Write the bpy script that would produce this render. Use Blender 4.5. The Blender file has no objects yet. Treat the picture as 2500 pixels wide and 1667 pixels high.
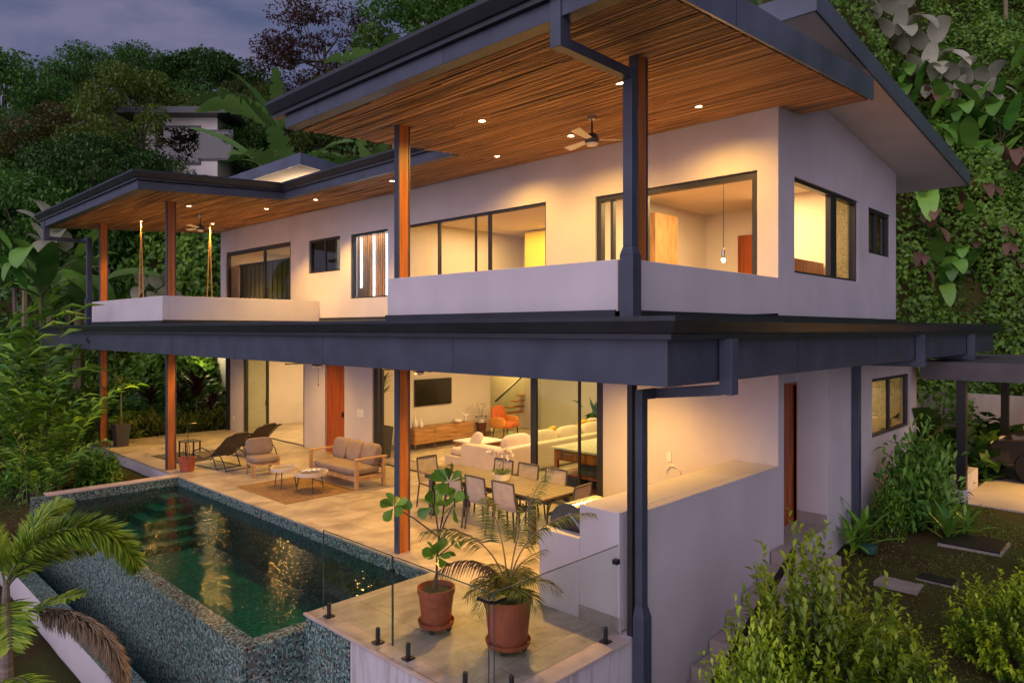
import bpy, bmesh, math, random
import numpy as np
from mathutils import Vector, Matrix, Euler, Quaternion
R = math.radians
S = bpy.context.scene
# ------------------------------------------------------------------ camera
cam = bpy.data.cameras.new("camera"); camo = bpy.data.objects.new("camera", cam)
S.collection.objects.link(camo); S.camera = camo
cam.lens = 24.47; cam.sensor_width = 36; cam.shift_y = -0.0115; cam.clip_end = 3000
camo.location = (0, 0, 3.3); camo.rotation_euler = (R(90), 0, R(-46))
# ------------------------------------------------------------------ sky, sun, exposure
W = bpy.data.worlds.new("World"); S.world = W; W.use_nodes = True
wn = W.node_tree.nodes; wl = W.node_tree.links; wn.clear()
def wnode(t, **k):
    n = wn.new(t)
    for a, b in k.items(): setattr(n, a, b)
    return n
wout = wnode('ShaderNodeOutputWorld'); wbg = wnode('ShaderNodeBackground'); wl.new(wbg.outputs[0], wout.inputs[0])
sky = wnode('ShaderNodeTexSky', sky_type='NISHITA'); sky.sun_disc = False
SUN_EL, SUN_AZ = R(14), math.atan2(-0.30, -0.95)          # the last glow stands behind the camera, to its left
sky.sun_elevation = R(3); sky.sun_rotation = R(90) - SUN_AZ; sky.air_density = 1.4; sky.dust_density = 0.6; sky.ozone_density = 3.0
tc = wnode('ShaderNodeTexCoord')
mp = wnode('ShaderNodeMapping'); mp.inputs['Scale'].default_value = (1.6, 1.6, 4.2); mp.inputs['Location'].default_value = (0.4, 1.7, 0.3)
wl.new(tc.outputs['Generated'], mp.inputs[0])
nz = wnode('ShaderNodeTexNoise'); nz.inputs['Scale'].default_value = 2.3; nz.inputs['Detail'].default_value = 7; nz.inputs['Roughness'].default_value = 0.55; nz.inputs['Distortion'].default_value = 0.3
wl.new(mp.outputs[0], nz.inputs['Vector'])
cr = wnode('ShaderNodeValToRGB'); e = cr.color_ramp.elements
e[0].position = 0.38; e[0].color = (0.75, 0.98, 1.9, 1); e[1].position = 0.63; e[1].color = (1.72, 1.68, 2.75, 1)
m_ = cr.color_ramp.elements.new(0.48); m_.color = (.95, 1.15, 2.15, 1)
wl.new(nz.outputs[0], cr.inputs[0])
cov = wnode('ShaderNodeValToRGB'); e = cov.color_ramp.elements
e[0].position = 0.25; e[0].color = (.62, .62, .62, 1); e[1].position = 0.45; e[1].color = (.97, .97, .97, 1)
wl.new(nz.outputs[0], cov.inputs[0])
sk = wnode('ShaderNodeMix', data_type='RGBA', blend_type='MULTIPLY'); sk.inputs[0].default_value = 1
wl.new(sky.outputs[0], sk.inputs[6]); sk.inputs[7].default_value = (.55, .6, .75, 1)
cm = wnode('ShaderNodeMix', data_type='RGBA'); wl.new(cov.outputs[0], cm.inputs[0]); wl.new(sk.outputs[2], cm.inputs[6]); wl.new(cr.outputs[0], cm.inputs[7])
dv = wnode('ShaderNodeVectorMath', operation='DOT_PRODUCT'); wl.new(tc.outputs['Generated'], dv.inputs[0])
dv.inputs[1].default_value = (math.cos(SUN_AZ) * math.cos(SUN_EL), math.sin(SUN_AZ) * math.cos(SUN_EL), math.sin(SUN_EL))
gl = wnode('ShaderNodeMapRange'); gl.inputs[1].default_value = -0.1; gl.inputs[2].default_value = 1.0
wl.new(dv.outputs['Value'], gl.inputs[0])
gp = wnode('ShaderNodeMath', operation='POWER'); gp.inputs[1].default_value = 1.6; wl.new(gl.outputs[0], gp.inputs[0])
gc = wnode('ShaderNodeMix', data_type='RGBA', blend_type='ADD'); wl.new(gp.outputs[0], gc.inputs[0]); wl.new(cm.outputs[2], gc.inputs[6]); gc.inputs[7].default_value = (11.2, 9.3, 11.2, 1)
wl.new(gc.outputs[2], wbg.inputs[0]); wbg.inputs[1].default_value = 0.105
sl = bpy.data.lights.new("sun", 'SUN'); sl.energy = 0.5; sl.angle = R(60); sl.color = (1.0, 0.86, 0.96)
so = bpy.data.objects.new("sun", sl); S.collection.objects.link(so)
so.rotation_euler = Vector((-math.cos(SUN_AZ) * .93, -math.sin(SUN_AZ) * .93, -0.42)).to_track_quat('-Z', 'Y').to_euler()
S.view_settings.view_transform = 'Standard'; S.view_settings.look = 'None'; S.view_settings.exposure = 0.0; S.view_settings.gamma = 1.0
S.cycles.use_denoising = True; S.cycles.max_bounces = 8; S.cycles.diffuse_bounces = 4; S.cycles.glossy_bounces = 4
S.cycles.transmission_bounces = 6; S.cycles.transparent_max_bounces = 24; S.cycles.sample_clamp_indirect = 4.0
S.cycles.caustics_reflective = False; S.cycles.caustics_refractive = False
# ------------------------------------------------------------------ helpers
COL = S.collection
def tag(o, label=None, cat=None, group=None, kind=None):
    if label: o['label'] = label
    if cat: o['category'] = cat
    if group: o['group'] = group
    if kind: o['kind'] = kind
    return o
def empty(name, loc=(0, 0, 0), rz=0.0, label=None, cat=None, group=None):
    o = bpy.data.objects.new(name, None); COL.objects.link(o)
    o.location = loc; o.rotation_euler = (0, 0, rz); o.empty_display_size = 0.1
    return tag(o, label, cat, group)
def link_mesh(name, me, m, parent=None, kind=None, bevel=0, smooth=False):
    if m is not None and not me.materials: me.materials.append(m)
    o = bpy.data.objects.new(name, me); COL.objects.link(o)
    if parent is not None: o.parent = parent
    if kind: o['kind'] = kind
    if smooth:
        me.polygons.foreach_set('use_smooth', np.ones(len(me.polygons), dtype=bool))
    if bevel:
        b = o.modifiers.new('bevel', 'BEVEL'); b.width = bevel; b.segments = 2; b.limit_method = 'ANGLE'; b.angle_limit = R(40)
    return o
class MB:
    def __init__(s): s.v = []; s.f = []
    def add(s, vs, fs):
        n = len(s.v); s.v.extend([tuple(p) for p in vs]); s.f.extend([tuple(i + n for i in f) for f in fs]); return s
    def hexa(s, b, t):
        return s.add(list(b) + list(t), [(3, 2, 1, 0), (4, 5, 6, 7), (0, 1, 5, 4), (1, 2, 6, 5), (2, 3, 7, 6), (3, 0, 4, 7)])
    def box(s, x0, y0, z0, x1, y1, z1):
        x0, x1 = sorted((x0, x1)); y0, y1 = sorted((y0, y1)); z0, z1 = sorted((z0, z1))
        return s.hexa([(x0, y0, z0), (x1, y0, z0), (x1, y1, z0), (x0, y1, z0)], [(x0, y0, z1), (x1, y0, z1), (x1, y1, z1), (x0, y1, z1)])
    def prism(s, pts, d):          # pts: 3D polygon, d: extrusion vector
        n = len(pts); q = [tuple(a + b for a, b in zip(p, d)) for p in pts]
        return s.add(list(pts) + q, [tuple(range(n))[::-1], tuple(range(n, 2 * n))] + [(i, (i + 1) % n, n + (i + 1) % n, n + i) for i in range(n)])
    def tube(s, pts, r, n=8, cap=True):
        pts = [Vector(p) for p in pts]; m = len(pts); rs = r if isinstance(r, (list, tuple)) else [r] * m
        vs = []; up = None
        for i, p in enumerate(pts):
            d = (pts[min(i + 1, m - 1)] - pts[max(i - 1, 0)]); d = d.normalized() if d.length > 1e-9 else Vector((0, 0, 1))
            if up is None: up = Vector((0, 0, 1)) if abs(d.z) < .9 else Vector((1, 0, 0))
            a = d.cross(up); a = a.normalized() if a.length > 1e-6 else Vector((1, 0, 0)); b = a.cross(d).normalized(); up = b
            for k in range(n):
                t = 2 * math.pi * k / n; vs.append(p + (a * math.cos(t) + b * math.sin(t)) * rs[i])
        fs = [(i * n + k, i * n + (k + 1) % n, (i + 1) * n + (k + 1) % n, (i + 1) * n + k) for i in range(m - 1) for k in range(n)]
        if cap: fs += [tuple(range(n))[::-1], tuple(range((m - 1) * n, m * n))]
        return s.add(vs, fs)
    def cyl(s, p0, p1, r0, r1=None, n=12): return s.tube([p0, p1], [r0, r0 if r1 is None else r1], n)
    def bar(s, p0, p1, w, h=None):  # rectangular bar between two points
        h = h or w; p0 = Vector(p0); p1 = Vector(p1); d = (p1 - p0).normalized()
        up = Vector((0, 0, 1)) if abs(d.z) < .95 else Vector((0, 1, 0)); a = d.cross(up).normalized() * w / 2; b = a.cross(d).normalized() * h / 2
        return s.hexa([p0 - a - b, p0 + a - b, p0 + a + b, p0 - a + b], [p1 - a - b, p1 + a - b, p1 + a + b, p1 - a + b])
    def lathe(s, prof, n=24, c=(0, 0, 0), cap=True):
        m = len(prof); vs = [(c[0] + r * math.cos(2 * math.pi * k / n), c[1] + r * math.sin(2 * math.pi * k / n), c[2] + z) for r, z in prof for k in range(n)]
        fs = [(i * n + k, i * n + (k + 1) % n, (i + 1) * n + (k + 1) % n, (i + 1) * n + k) for i in range(m - 1) for k in range(n)]
        if cap and prof[0][0] > 1e-5: fs.append(tuple(range(n))[::-1])
        if cap and prof[-1][0] > 1e-5: fs.append(tuple(range((m - 1) * n, m * n)))
        return s.add(vs, fs)
    def cushion(s, c, sx, sy, sz, p=4.0, M=None, nu=20, nv=12):   # rounded pillow block, half sizes
        vs = []
        def sg(t, q): return math.copysign(abs(t) ** q, t)
        for i in range(nv + 1):
            ph = -math.pi / 2 + math.pi * i / nv
            for k in range(nu):
                th = 2 * math.pi * k / nu; q = 2 / p
                v = Vector((sx * sg(math.cos(ph), q) * sg(math.cos(th), q), sy * sg(math.cos(ph), q) * sg(math.sin(th), q), sz * sg(math.sin(ph), 2 / max(2.2, p * .6))))
                if M is not None: v = M @ v
                vs.append(v + Vector(c))
        fs = [(i * nu + k, i * nu + (k + 1) % nu, (i + 1) * nu + (k + 1) % nu, (i + 1) * nu + k) for i in range(nv) for k in range(nu)]
        return s.add(vs, fs)
    def build(s, name, m, parent=None, kind=None, bevel=0, smooth=False):
        me = bpy.data.meshes.new(name); me.from_pydata(s.v, [], s.f); me.update()
        return link_mesh(name, me, m, parent, kind, bevel, smooth)
def B(*a): return MB().box(*a)
def children(o): return [c for c in bpy.data.objects if c.parent is o]
def copy_tree(o, loc=None, rz=None, sc=None, label=None, group=None, parent=None, kids=None):
    c = o.copy(); COL.objects.link(c)
    if parent is not None: c.parent = parent
    if loc is not None: c.location = loc
    if rz is not None: c.rotation_euler = (0, 0, rz)
    if sc is not None: c.scale = (sc, sc, sc) if not isinstance(sc, tuple) else sc
    if label: c['label'] = label
    if group: c['group'] = group
    for ch in list(o.children): copy_tree(ch, parent=c)
    return c
# ------------------------------------------------------------------ materials
def mat(name, col, rough=.6, var=.12, scale=3.0, bump=0.0, bscale=40., metal=0., stretch=(1, 1, 1), spec=.5, detail=4, emit=None, estr=0, coat=0, col2=None):
    m = bpy.data.materials.new(name); m.use_nodes = True; nt = m.node_tree; N = nt.nodes; L = nt.links
    b = N['Principled BSDF']; b.inputs['Roughness'].default_value = rough; b.inputs['Metallic'].default_value = metal
    b.inputs['Specular IOR Level'].default_value = spec; b.inputs['Coat Weight'].default_value = coat
    t = N.new('ShaderNodeTexCoord'); mp = N.new('ShaderNodeMapping'); mp.inputs['Scale'].default_value = stretch; L.new(t.outputs['Object'], mp.inputs[0])
    n = N.new('ShaderNodeTexNoise'); n.inputs['Scale'].default_value = scale; n.inputs['Detail'].default_value = detail; L.new(mp.outputs[0], n.inputs['Vector'])
    r = N.new('ShaderNodeValToRGB'); r.color_ramp.elements[0].position = .3; r.color_ramp.elements[1].position = .7
    c2 = col2 or tuple(min(1, c * (1 + var)) for c in col)
    r.color_ramp.elements[0].color = (*[c * (1 - var) for c in col], 1); r.color_ramp.elements[1].color = (*c2, 1)
    L.new(n.outputs[0], r.inputs[0]); L.new(r.outputs[0], b.inputs['Base Color'])
    if bump:
        n2 = N.new('ShaderNodeTexNoise'); n2.inputs['Scale'].default_value = bscale; n2.inputs['Detail'].default_value = 3; L.new(mp.outputs[0], n2.inputs['Vector'])
        bp = N.new('ShaderNodeBump'); bp.inputs['Strength'].default_value = bump; bp.inputs['Distance'].default_value = .01; L.new(n2.outputs[0], bp.inputs['Height']); L.new(bp.outputs[0], b.inputs['Normal'])
    if emit: b.inputs['Emission Color'].default_value = (*emit, 1); b.inputs['Emission Strength'].default_value = estr
    return m
def leafmat(name, c1, c2, rough=.45, scale=1.2, trans=.25, spec=.4):
    m = bpy.data.materials.new(name); m.use_nodes = True; nt = m.node_tree; N = nt.nodes; L = nt.links
    b = N['Principled BSDF']; b.inputs['Roughness'].default_value = rough; b.inputs['Specular IOR Level'].default_value = spec
    a = N.new('ShaderNodeAttribute'); a.attribute_name = 'tint'
    t = N.new('ShaderNodeTexCoord'); n = N.new('ShaderNodeTexNoise'); n.inputs['Scale'].default_value = scale; L.new(t.outputs['Object'], n.inputs['Vector'])
    ad = N.new('ShaderNodeMath'); ad.operation = 'MULTIPLY_ADD'; L.new(n.outputs[0], ad.inputs[0]); ad.inputs[1].default_value = .8; L.new(a.outputs['Fac'], ad.inputs[2])
    mr = N.new('ShaderNodeMapRange'); mr.inputs[1].default_value = .35; mr.inputs[2].default_value = 1.35; L.new(ad.outputs[0], mr.inputs[0])
    oi = N.new('ShaderNodeObjectInfo')
    mx = N.new('ShaderNodeMix'); mx.data_type = 'RGBA'; L.new(mr.outputs[0], mx.inputs[0]); mx.inputs[6].default_value = (*c1, 1); mx.inputs[7].default_value = (*c2, 1)
    hs = N.new('ShaderNodeHueSaturation'); mv = N.new('ShaderNodeMapRange'); mv.inputs[3].default_value = .6; mv.inputs[4].default_value = 1.4; L.new(oi.outputs['Random'], mv.inputs[0]); L.new(mv.outputs[0], hs.inputs['Value']); L.new(mx.outputs[2], hs.inputs['Color'])
    L.new(hs.outputs[0], b.inputs['Base Color'])
    tr = N.new('ShaderNodeBsdfTranslucent'); L.new(hs.outputs[0], tr.inputs['Color'])
    ms = N.new('ShaderNodeMixShader'); ms.inputs[0].default_value = trans; L.new(b.outputs[0], ms.inputs[1]); L.new(tr.outputs[0], ms.inputs[2]); L.new(ms.outputs[0], N['Material Output'].inputs[0])
    return m
def glassmat(name, tint=(.96, .98, .97), refl=.08, rough=0.0):
    m = bpy.data.materials.new(name); m.use_nodes = True; nt = m.node_tree; N = nt.nodes; L = nt.links; N.remove(N['Principled BSDF'])
    tr = N.new('ShaderNodeBsdfTransparent'); tr.inputs[0].default_value = (*tint, 1)
    g = N.new('ShaderNodeBsdfGlossy'); g.inputs['Roughness'].default_value = rough
    lw = N.new('ShaderNodeFresnel'); lw.inputs[0].default_value = 1.0 + refl * 6
    ge = N.new('ShaderNodeNewGeometry'); mm = N.new('ShaderNodeMix'); mm.data_type = 'FLOAT'; L.new(ge.outputs['Backfacing'], mm.inputs[0]); L.new(lw.outputs[0], mm.inputs[2]); mm.inputs[3].default_value = 0
    ms = N.new('ShaderNodeMixShader'); L.new(mm.outputs[0], ms.inputs[0]); L.new(tr.outputs[0], ms.inputs[1]); L.new(g.outputs[0], ms.inputs[2]); L.new(ms.outputs[0], N['Material Output'].inputs[0])
    return m
def tilemat(name, c, cell, ramp, grout=(.05, .055, .055), rough=.25, gw=.08, spec=.5):
    """mosaic: square cells in 3D object space, a random ramp colour per cell, grout lines in the face plane"""
    m = bpy.data.materials.new(name); m.use_nodes = True; nt = m.node_tree; N = nt.nodes; L = nt.links
    b = N['Principled BSDF']; b.inputs['Roughness'].default_value = rough; b.inputs['Specular IOR Level'].default_value = spec
    def vm(op, a, bb=None, sc=None):
        n = N.new('ShaderNodeVectorMath'); n.operation = op
        for i, q in enumerate((a, bb)):
            if q is None: continue
            if isinstance(q, tuple): n.inputs[i].default_value = q
            else: L.new(q, n.inputs[i])
        return n.outputs[0]
    t = N.new('ShaderNodeTexCoord'); g = N.new('ShaderNodeNewGeometry')
    p = vm('ADD', vm('MULTIPLY', t.outputs['Object'], (1 / cell,) * 3), (.137, .271, .391))
    w = N.new('ShaderNodeTexWhiteNoise'); w.noise_dimensions = '3D'; L.new(vm('FLOOR', p), w.inputs['Vector'])
    r = N.new('ShaderNodeValToRGB'); r.color_ramp.interpolation = 'CONSTANT'
    els = r.color_ramp.elements
    while len(els) < len(ramp): els.new(.5)
    for e_, (ps, cc) in zip(els, ramp): e_.position = ps; e_.color = (*cc, 1)
    L.new(w.outputs['Value'], r.inputs[0])
    fr = vm('FRACTION', p); d = vm('ABSOLUTE', vm('SUBTRACT', fr, (.5, .5, .5)))
    an = vm('ABSOLUTE', g.outputs['Normal']); wm = vm('SUBTRACT', (1, 1, 1), an)
    dm = vm('MULTIPLY', d, wm); sx = N.new('ShaderNodeSeparateXYZ'); L.new(dm, sx.inputs[0])
    m1 = N.new('ShaderNodeMath'); m1.operation = 'MAXIMUM'; L.new(sx.outputs[0], m1.inputs[0]); L.new(sx.outputs[1], m1.inputs[1])
    m2 = N.new('ShaderNodeMath'); m2.operation = 'MAXIMUM'; L.new(m1.outputs[0], m2.inputs[0]); L.new(sx.outputs[2], m2.inputs[1])
    gt = N.new('ShaderNodeMath'); gt.operation = 'GREATER_THAN'; gt.inputs[1].default_value = .5 - gw; L.new(m2.outputs[0], gt.inputs[0])
    mx = N.new('ShaderNodeMix'); mx.data_type = 'RGBA'; L.new(gt.outputs[0], mx.inputs[0]); L.new(r.outputs[0], mx.inputs[6]); mx.inputs[7].default_value = (*grout, 1)
    L.new(mx.outputs[2], b.inputs['Base Color'])
    return m
def emat(name, col, s):
    m = bpy.data.materials.new(name); m.use_nodes = True; N = m.node_tree.nodes; b = N['Principled BSDF']
    b.inputs['Base Color'].default_value = (*col, 1); b.inputs['Emission Color'].default_value = (*col, 1); b.inputs['Emission Strength'].default_value = s
    return m
def plaster_stained(name='weathered_plaster', amt=.8, dcol=(.34, .31, .29), zs=.8):
    m = mat(name, (.53, .49, .50), .85, .07, 1.1, .25, 55); nt = m.node_tree; N = nt.nodes; L = nt.links; b = N['Principled BSDF']
    src = b.inputs['Base Color'].links[0].from_socket; t = N.new('ShaderNodeTexCoord'); mp = N.new('ShaderNodeMapping'); mp.inputs['Scale'].default_value = (9, 9, zs) if amt > .5 else (2.2, 2.2, .55); L.new(t.outputs['Object'], mp.inputs[0])
    n = N.new('ShaderNodeTexNoise'); n.inputs['Scale'].default_value = 1.2; n.inputs['Detail'].default_value = 6; L.new(mp.outputs[0], n.inputs['Vector']); r = N.new('ShaderNodeValToRGB'); r.color_ramp.elements[0].position = .5 if amt > .5 else .45; r.color_ramp.elements[1].position = .62 if amt > .5 else .75; L.new(n.outputs[0], r.inputs[0])
    r.color_ramp.elements[0].color = (0, 0, 0, 1); r.color_ramp.elements[1].color = (amt, amt, amt, 1)
    mx = N.new('ShaderNodeMix'); mx.data_type = 'RGBA'; L.new(r.outputs[0], mx.inputs[0]); L.new(src, mx.inputs[6]); mx.inputs[7].default_value = (*dcol, 1); L.new(mx.outputs[2], b.inputs['Base Color']); return m
M = {}
M['plaster'] = plaster_stained('plaster', .2, (.42, .385, .385), .7)
M['plaster_stained'] = plaster_stained()
M['plaster_warm'] = mat('interior_plaster', (.66, .62, .55), .8, .04, 1.5, .1, 40)
M['soffit_white'] = mat('soffit_board', (.74, .65, .58), .8, .08, 1.3, .1, 60)
M['ceiling'] = mat('white_ceiling', (.62, .58, .52), .8, .04, 1)
M['metal'] = mat('dark_blue_metal', (.046, .055, .082), .42, .22, 2.3, .05, 90, spec=.5)
M['gutter'] = mat('gutter_metal', (.019, .022, .030), .38, .25, 2.5, .05, 90)
M['dark_ceiling'] = mat('timber_ceiling', (.16, .085, .04), .6, .3, 1.2, 0, stretch=(14, .6, 1))
M['roofm'] = mat('roof_sheet', (.075, .09, .125), .3, .3, 1.6, .05, 60)
M['frame'] = mat('window_frame_metal', (.022, .022, .026), .4, .2, 4)
M['black'] = mat('black_metal', (.012, .012, .014), .38, .2, 6)
M['post_wood'] = mat('teak_post', (.37, .115, .024), .42, .35, 2.2, .15, 30, stretch=(9, 9, .55), detail=6)
M['door_wood'] = mat('door_wood', (.30, .065, .014), .4, .5, 2.0, .15, 30, stretch=(9, 9, .5), detail=6)
M['bamboo'] = mat('bamboo_reed', (.43, .235, .105), .55, .82, 1.0, .25, 60, stretch=(34, .55, 34), detail=7)
M['oak'] = mat('oak', (.36, .19, .07), .45, .35, 2.0, .1, 40, stretch=(1, 8, 8), detail=6)
M['slat'] = mat('slat_wood', (.40, .20, .07), .5, .3, 3, 0, stretch=(6, 6, .6))
M['furn_wood'] = mat('acacia', (.42, .25, .12), .5, .3, 2.5, .1, 40, stretch=(5, 5, 1.2))
M['taupe'] = mat('taupe_fabric', (.235, .175, .145), .95, .12, 5, .5, 220)
M['sofa'] = mat('linen_fabric', (.62, .52, .47), .95, .06, 4, .4, 200)
M['sling'] = mat('grey_sling_mesh', (.37, .32, .29), .8, .12, 9, .3, 300)
M['dark_sling'] = mat('dark_sling_mesh', (.075, .06, .045), .75, .2, 9, .3, 300)
M['charcoal'] = mat('charcoal_aluminium', (.05, .045, .045), .45, .2, 5)
M['terracotta'] = mat('terracotta', (.33, .075, .035), .6, .2, 4, .2, 60)
M['soil'] = mat('soil', (.04, .03, .02), .95, .7, 30, .8, 60)
M['white'] = mat('white_paint', (.72, .68, .62), .5, .04, 3)
M['coping'] = mat('stone_coping', (.46, .36, .31), .6, .18, 4, .15, 50)
M['chrome'] = mat('brushed_steel', (.42, .43, .45), .25, .1, 5, metal=1)
M['rope'] = mat('jute_rope', (.42, .24, .10), .9, .25, 60, .5, 120)
M['concrete'] = mat('carport_concrete', (.42, .36, .29), .75, .22, .8, .2, 30)
M['skirt'] = mat('stone_skirting', (.30, .26, .23), .6, .15, 5)
M['orange'] = mat('orange_velvet', (.55, .14, .035), .85, .15, 6, .3, 150)
M['mustard'] = mat('mustard_fabric', (.6, .38, .04), .9, .15, 5)
M['green_fab'] = mat('green_fabric', (.09, .17, .05), .9, .15, 5)
M['yellow_wall'] = mat('yellow_plaster', (.75, .58, .10), .8, .05, 2)
M['ochre'] = mat('ochre_glass_wall', (.42, .27, .02), .4, .15, 2)
M['curtain'] = mat('dark_green_curtain', (.085, .085, .045), .8, .25, 3, .2, 30, stretch=(1, 6, .4))
M['blind'] = mat('brown_blind', (.10, .075, .05), .85, .5, 6, .2, 60)
M['glass'] = glassmat('window_glass', (.97, .98, .97), .08)
M['glass_dark'] = glassmat('smoked_window_glass', (.62, .62, .56), .12)
M['glass_green'] = glassmat('green_tinted_glass', (.84, .90, .80), .09)
M['rail_glass'] = glassmat('balustrade_glass', (.93, .965, .945), .11)
M['glass_edge'] = mat('glass_edge', (.05, .09, .085), .2, .1, 3)
M['lamp'] = emat('warm_lamp', (1.0, .72, .38), 45)
M['led'] = emat('cool_led', (.45, .72, 1.0), 14)
M['screen'] = mat('tv_screen', (.02, .017, .013), .12, .3, 1.5, spec=.6)
TEAL = [(0, (.055, .12, .11)), (.18, (.15, .25, .22)), (.42, (.25, .36, .31)), (.62, (.09, .16, .16)), (.76, (.15, .11, .075)), (.86, (.02, .024, .026)), (.93, (.38, .47, .42))]
M['mosaic'] = tilemat('glass_mosaic', 0, .026, TEAL, rough=.22)
DEEP = [(0, (.015, .13, .11)), (.25, (.03, .25, .20)), (.5, (.06, .34, .27)), (.7, (.02, .15, .15)), (.85, (.08, .28, .20)), (.95, (.15, .40, .34))]
M['mosaic_deep'] = tilemat('pool_mosaic', 0, .04, DEEP, grout=(.02, .05, .045), rough=.3)
def deckmat():
    m = bpy.data.materials.new('travertine_tile'); m.use_nodes = True; nt = m.node_tree; N = nt.nodes; L = nt.links; b = N['Principled BSDF']
    t = N.new('ShaderNodeTexCoord'); br = N.new('ShaderNodeTexBrick'); L.new(t.outputs['Object'], br.inputs['Vector'])
    br.inputs['Scale'].default_value = 1; br.inputs['Brick Width'].default_value = 1.2; br.inputs['Row Height'].default_value = 1.2; br.offset = .5
    br.inputs['Mortar Size'].default_value = .006; br.inputs['Mortar Smooth'].default_value = .3; br.inputs['Bias'].default_value = 0
    br.inputs['Color1'].default_value = (.46, .40, .33, 1); br.inputs['Color2'].default_value = (.40, .345, .285, 1); br.inputs['Mortar'].default_value = (.24, .19, .15, 1)
    mp = N.new('ShaderNodeMapping'); mp.inputs['Scale'].default_value = (1.1, 1.5, 1); mp.inputs['Rotation'].default_value = (0, 0, .6); L.new(t.outputs['Object'], mp.inputs[0])
    n = N.new('ShaderNodeTexNoise'); n.inputs['Scale'].default_value = 1.4; n.inputs['Detail'].default_value = 8; n.inputs['Roughness'].default_value = .62; n.inputs['Distortion'].default_value = .8; L.new(mp.outputs[0], n.inputs['Vector'])
    r = N.new('ShaderNodeValToRGB'); r.color_ramp.elements[0].position = .33; r.color_ramp.elements[1].position = .68
    r.color_ramp.elements[0].color = (.55, .52, .5, 1); r.color_ramp.elements[1].color = (1.2, 1.18, 1.14, 1); L.new(n.outputs[0], r.inputs[0])
    mx = N.new('ShaderNodeMix'); mx.data_type = 'RGBA'; mx.blend_type = 'MULTIPLY'; mx.inputs[0].default_value = 1; L.new(br.outputs[0], mx.inputs[6]); L.new(r.outputs[0], mx.inputs[7])
    L.new(mx.outputs[2], b.inputs['Base Color'])
    rr = N.new('ShaderNodeMapRange'); rr.inputs[3].default_value = .22; rr.inputs[4].default_value = .5; L.new(n.outputs[0], rr.inputs[0]); L.new(rr.outputs[0], b.inputs['Roughness'])
    bp = N.new('ShaderNodeBump'); bp.inputs['Strength'].default_value = .12; bp.inputs['Distance'].default_value = .01; L.new(n.outputs[0], bp.inputs['Height']); L.new(bp.outputs[0], b.inputs['Normal'])
    return m
M['deck'] = deckmat()
def watermat():
    m = bpy.data.materials.new('pool_water'); m.use_nodes = True; nt = m.node_tree; N = nt.nodes; L = nt.links; N.remove(N['Principled BSDF'])
    tr = N.new('ShaderNodeBsdfTransparent'); tr.inputs[0].default_value = (.32, .80, .80, 1)
    g = N.new('ShaderNodeBsdfGlossy'); g.inputs['Roughness'].default_value = .015
    t = N.new('ShaderNodeTexCoord'); n = N.new('ShaderNodeTexNoise'); n.inputs['Scale'].default_value = 13.0; n.inputs['Detail'].default_value = 3; L.new(t.outputs['Object'], n.inputs['Vector'])
    bp = N.new('ShaderNodeBump'); bp.inputs['Strength'].default_value = .15; bp.inputs['Distance'].default_value = .05; L.new(n.outputs[0], bp.inputs['Height']); L.new(bp.outputs[0], g.inputs['Normal'])
    fr = N.new('ShaderNodeFresnel'); fr.inputs[0].default_value = 1.33; L.new(bp.outputs[0], fr.inputs['Normal'])
    ms = N.new('ShaderNodeMixShader'); L.new(fr.outputs[0], ms.inputs[0]); L.new(tr.outputs[0], ms.inputs[1]); L.new(g.outputs[0], ms.inputs[2]); L.new(ms.outputs[0], N['Material Output'].inputs[0])
    return m
M['water'] = watermat()
WARM = (1.0, .54, .10)
def lamp(name, kind, loc, energy, col=WARM, size=.1, parent=None, spot=None, blend=.6, rot=None, sy=None):
    l = bpy.data.lights.new(name, kind); l.energy = energy; l.color = col
    if kind == 'AREA':
        l.size = size
        if sy: l.shape = 'RECTANGLE'; l.size_y = sy
    else: l.shadow_soft_size = size
    if kind == 'SPOT': l.spot_size = R(spot); l.spot_blend = blend
    o = bpy.data.objects.new(name, l); COL.objects.link(o); o.location = loc
    if rot: o.rotation_euler = rot
    if parent is not None: o.parent = parent
    return o
# ------------------------------------------------------------------ the house (one thing, many parts)
XW, YW = 10.05, 4.28                       # front wall plane, right wall plane
HB = Vector((10.05, 4.28, 0))
house = empty('house', HB, 0, 'two storey white house with dark blue metal roofs, wide slab canopy and bamboo soffits', 'house')
def sof(x): return 6.33 + .066 * (x - 6.2)
def shed(x): return 6.95 - .105 * (x - 11.94)
def wall(axis, pos, th, u0, u1, v0, v1, ops=(), mb=None):
    mb = mb or MB()
    us = sorted({u0, u1, *[o[0] for o in ops], *[o[1] for o in ops]}); vs = sorted({v0, v1, *[o[2] for o in ops], *[o[3] for o in ops]})
    us = [u for u in us if u0 <= u <= u1]; vs = [v for v in vs if v0 <= v <= v1]
    def solid(i, j):
        if i < 0 or j < 0 or i >= len(us) - 1 or j >= len(vs) - 1: return False
        a, b = (us[i] + us[i + 1]) / 2, (vs[j] + vs[j + 1]) / 2
        return not any(o[0] < a < o[1] and o[2] < b < o[3] for o in ops)
    P = (lambda t, u, v: (pos + t, u, v)) if axis == 'x' else (lambda t, u, v: (u, pos + t, v))
    for i in range(len(us) - 1):
        for j in range(len(vs) - 1):
            if not solid(i, j): continue
            a, b, c, d = us[i], us[i + 1], vs[j], vs[j + 1]
            q = [P(0, a, c), P(0, b, c), P(0, b, d), P(0, a, d)]; r = [P(th, a, c), P(th, b, c), P(th, b, d), P(th, a, d)]
            fs = [(0, 1, 2, 3), (7, 6, 5, 4)]
            if not solid(i, j - 1): fs.append((0, 4, 5, 1))
            if not solid(i, j + 1): fs.append((3, 2, 6, 7))
            if not solid(i - 1, j): fs.append((0, 3, 7, 4))
            if not solid(i + 1, j): fs.append((1, 5, 6, 2))
            mb.add(q + r, fs)
    return mb
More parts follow.
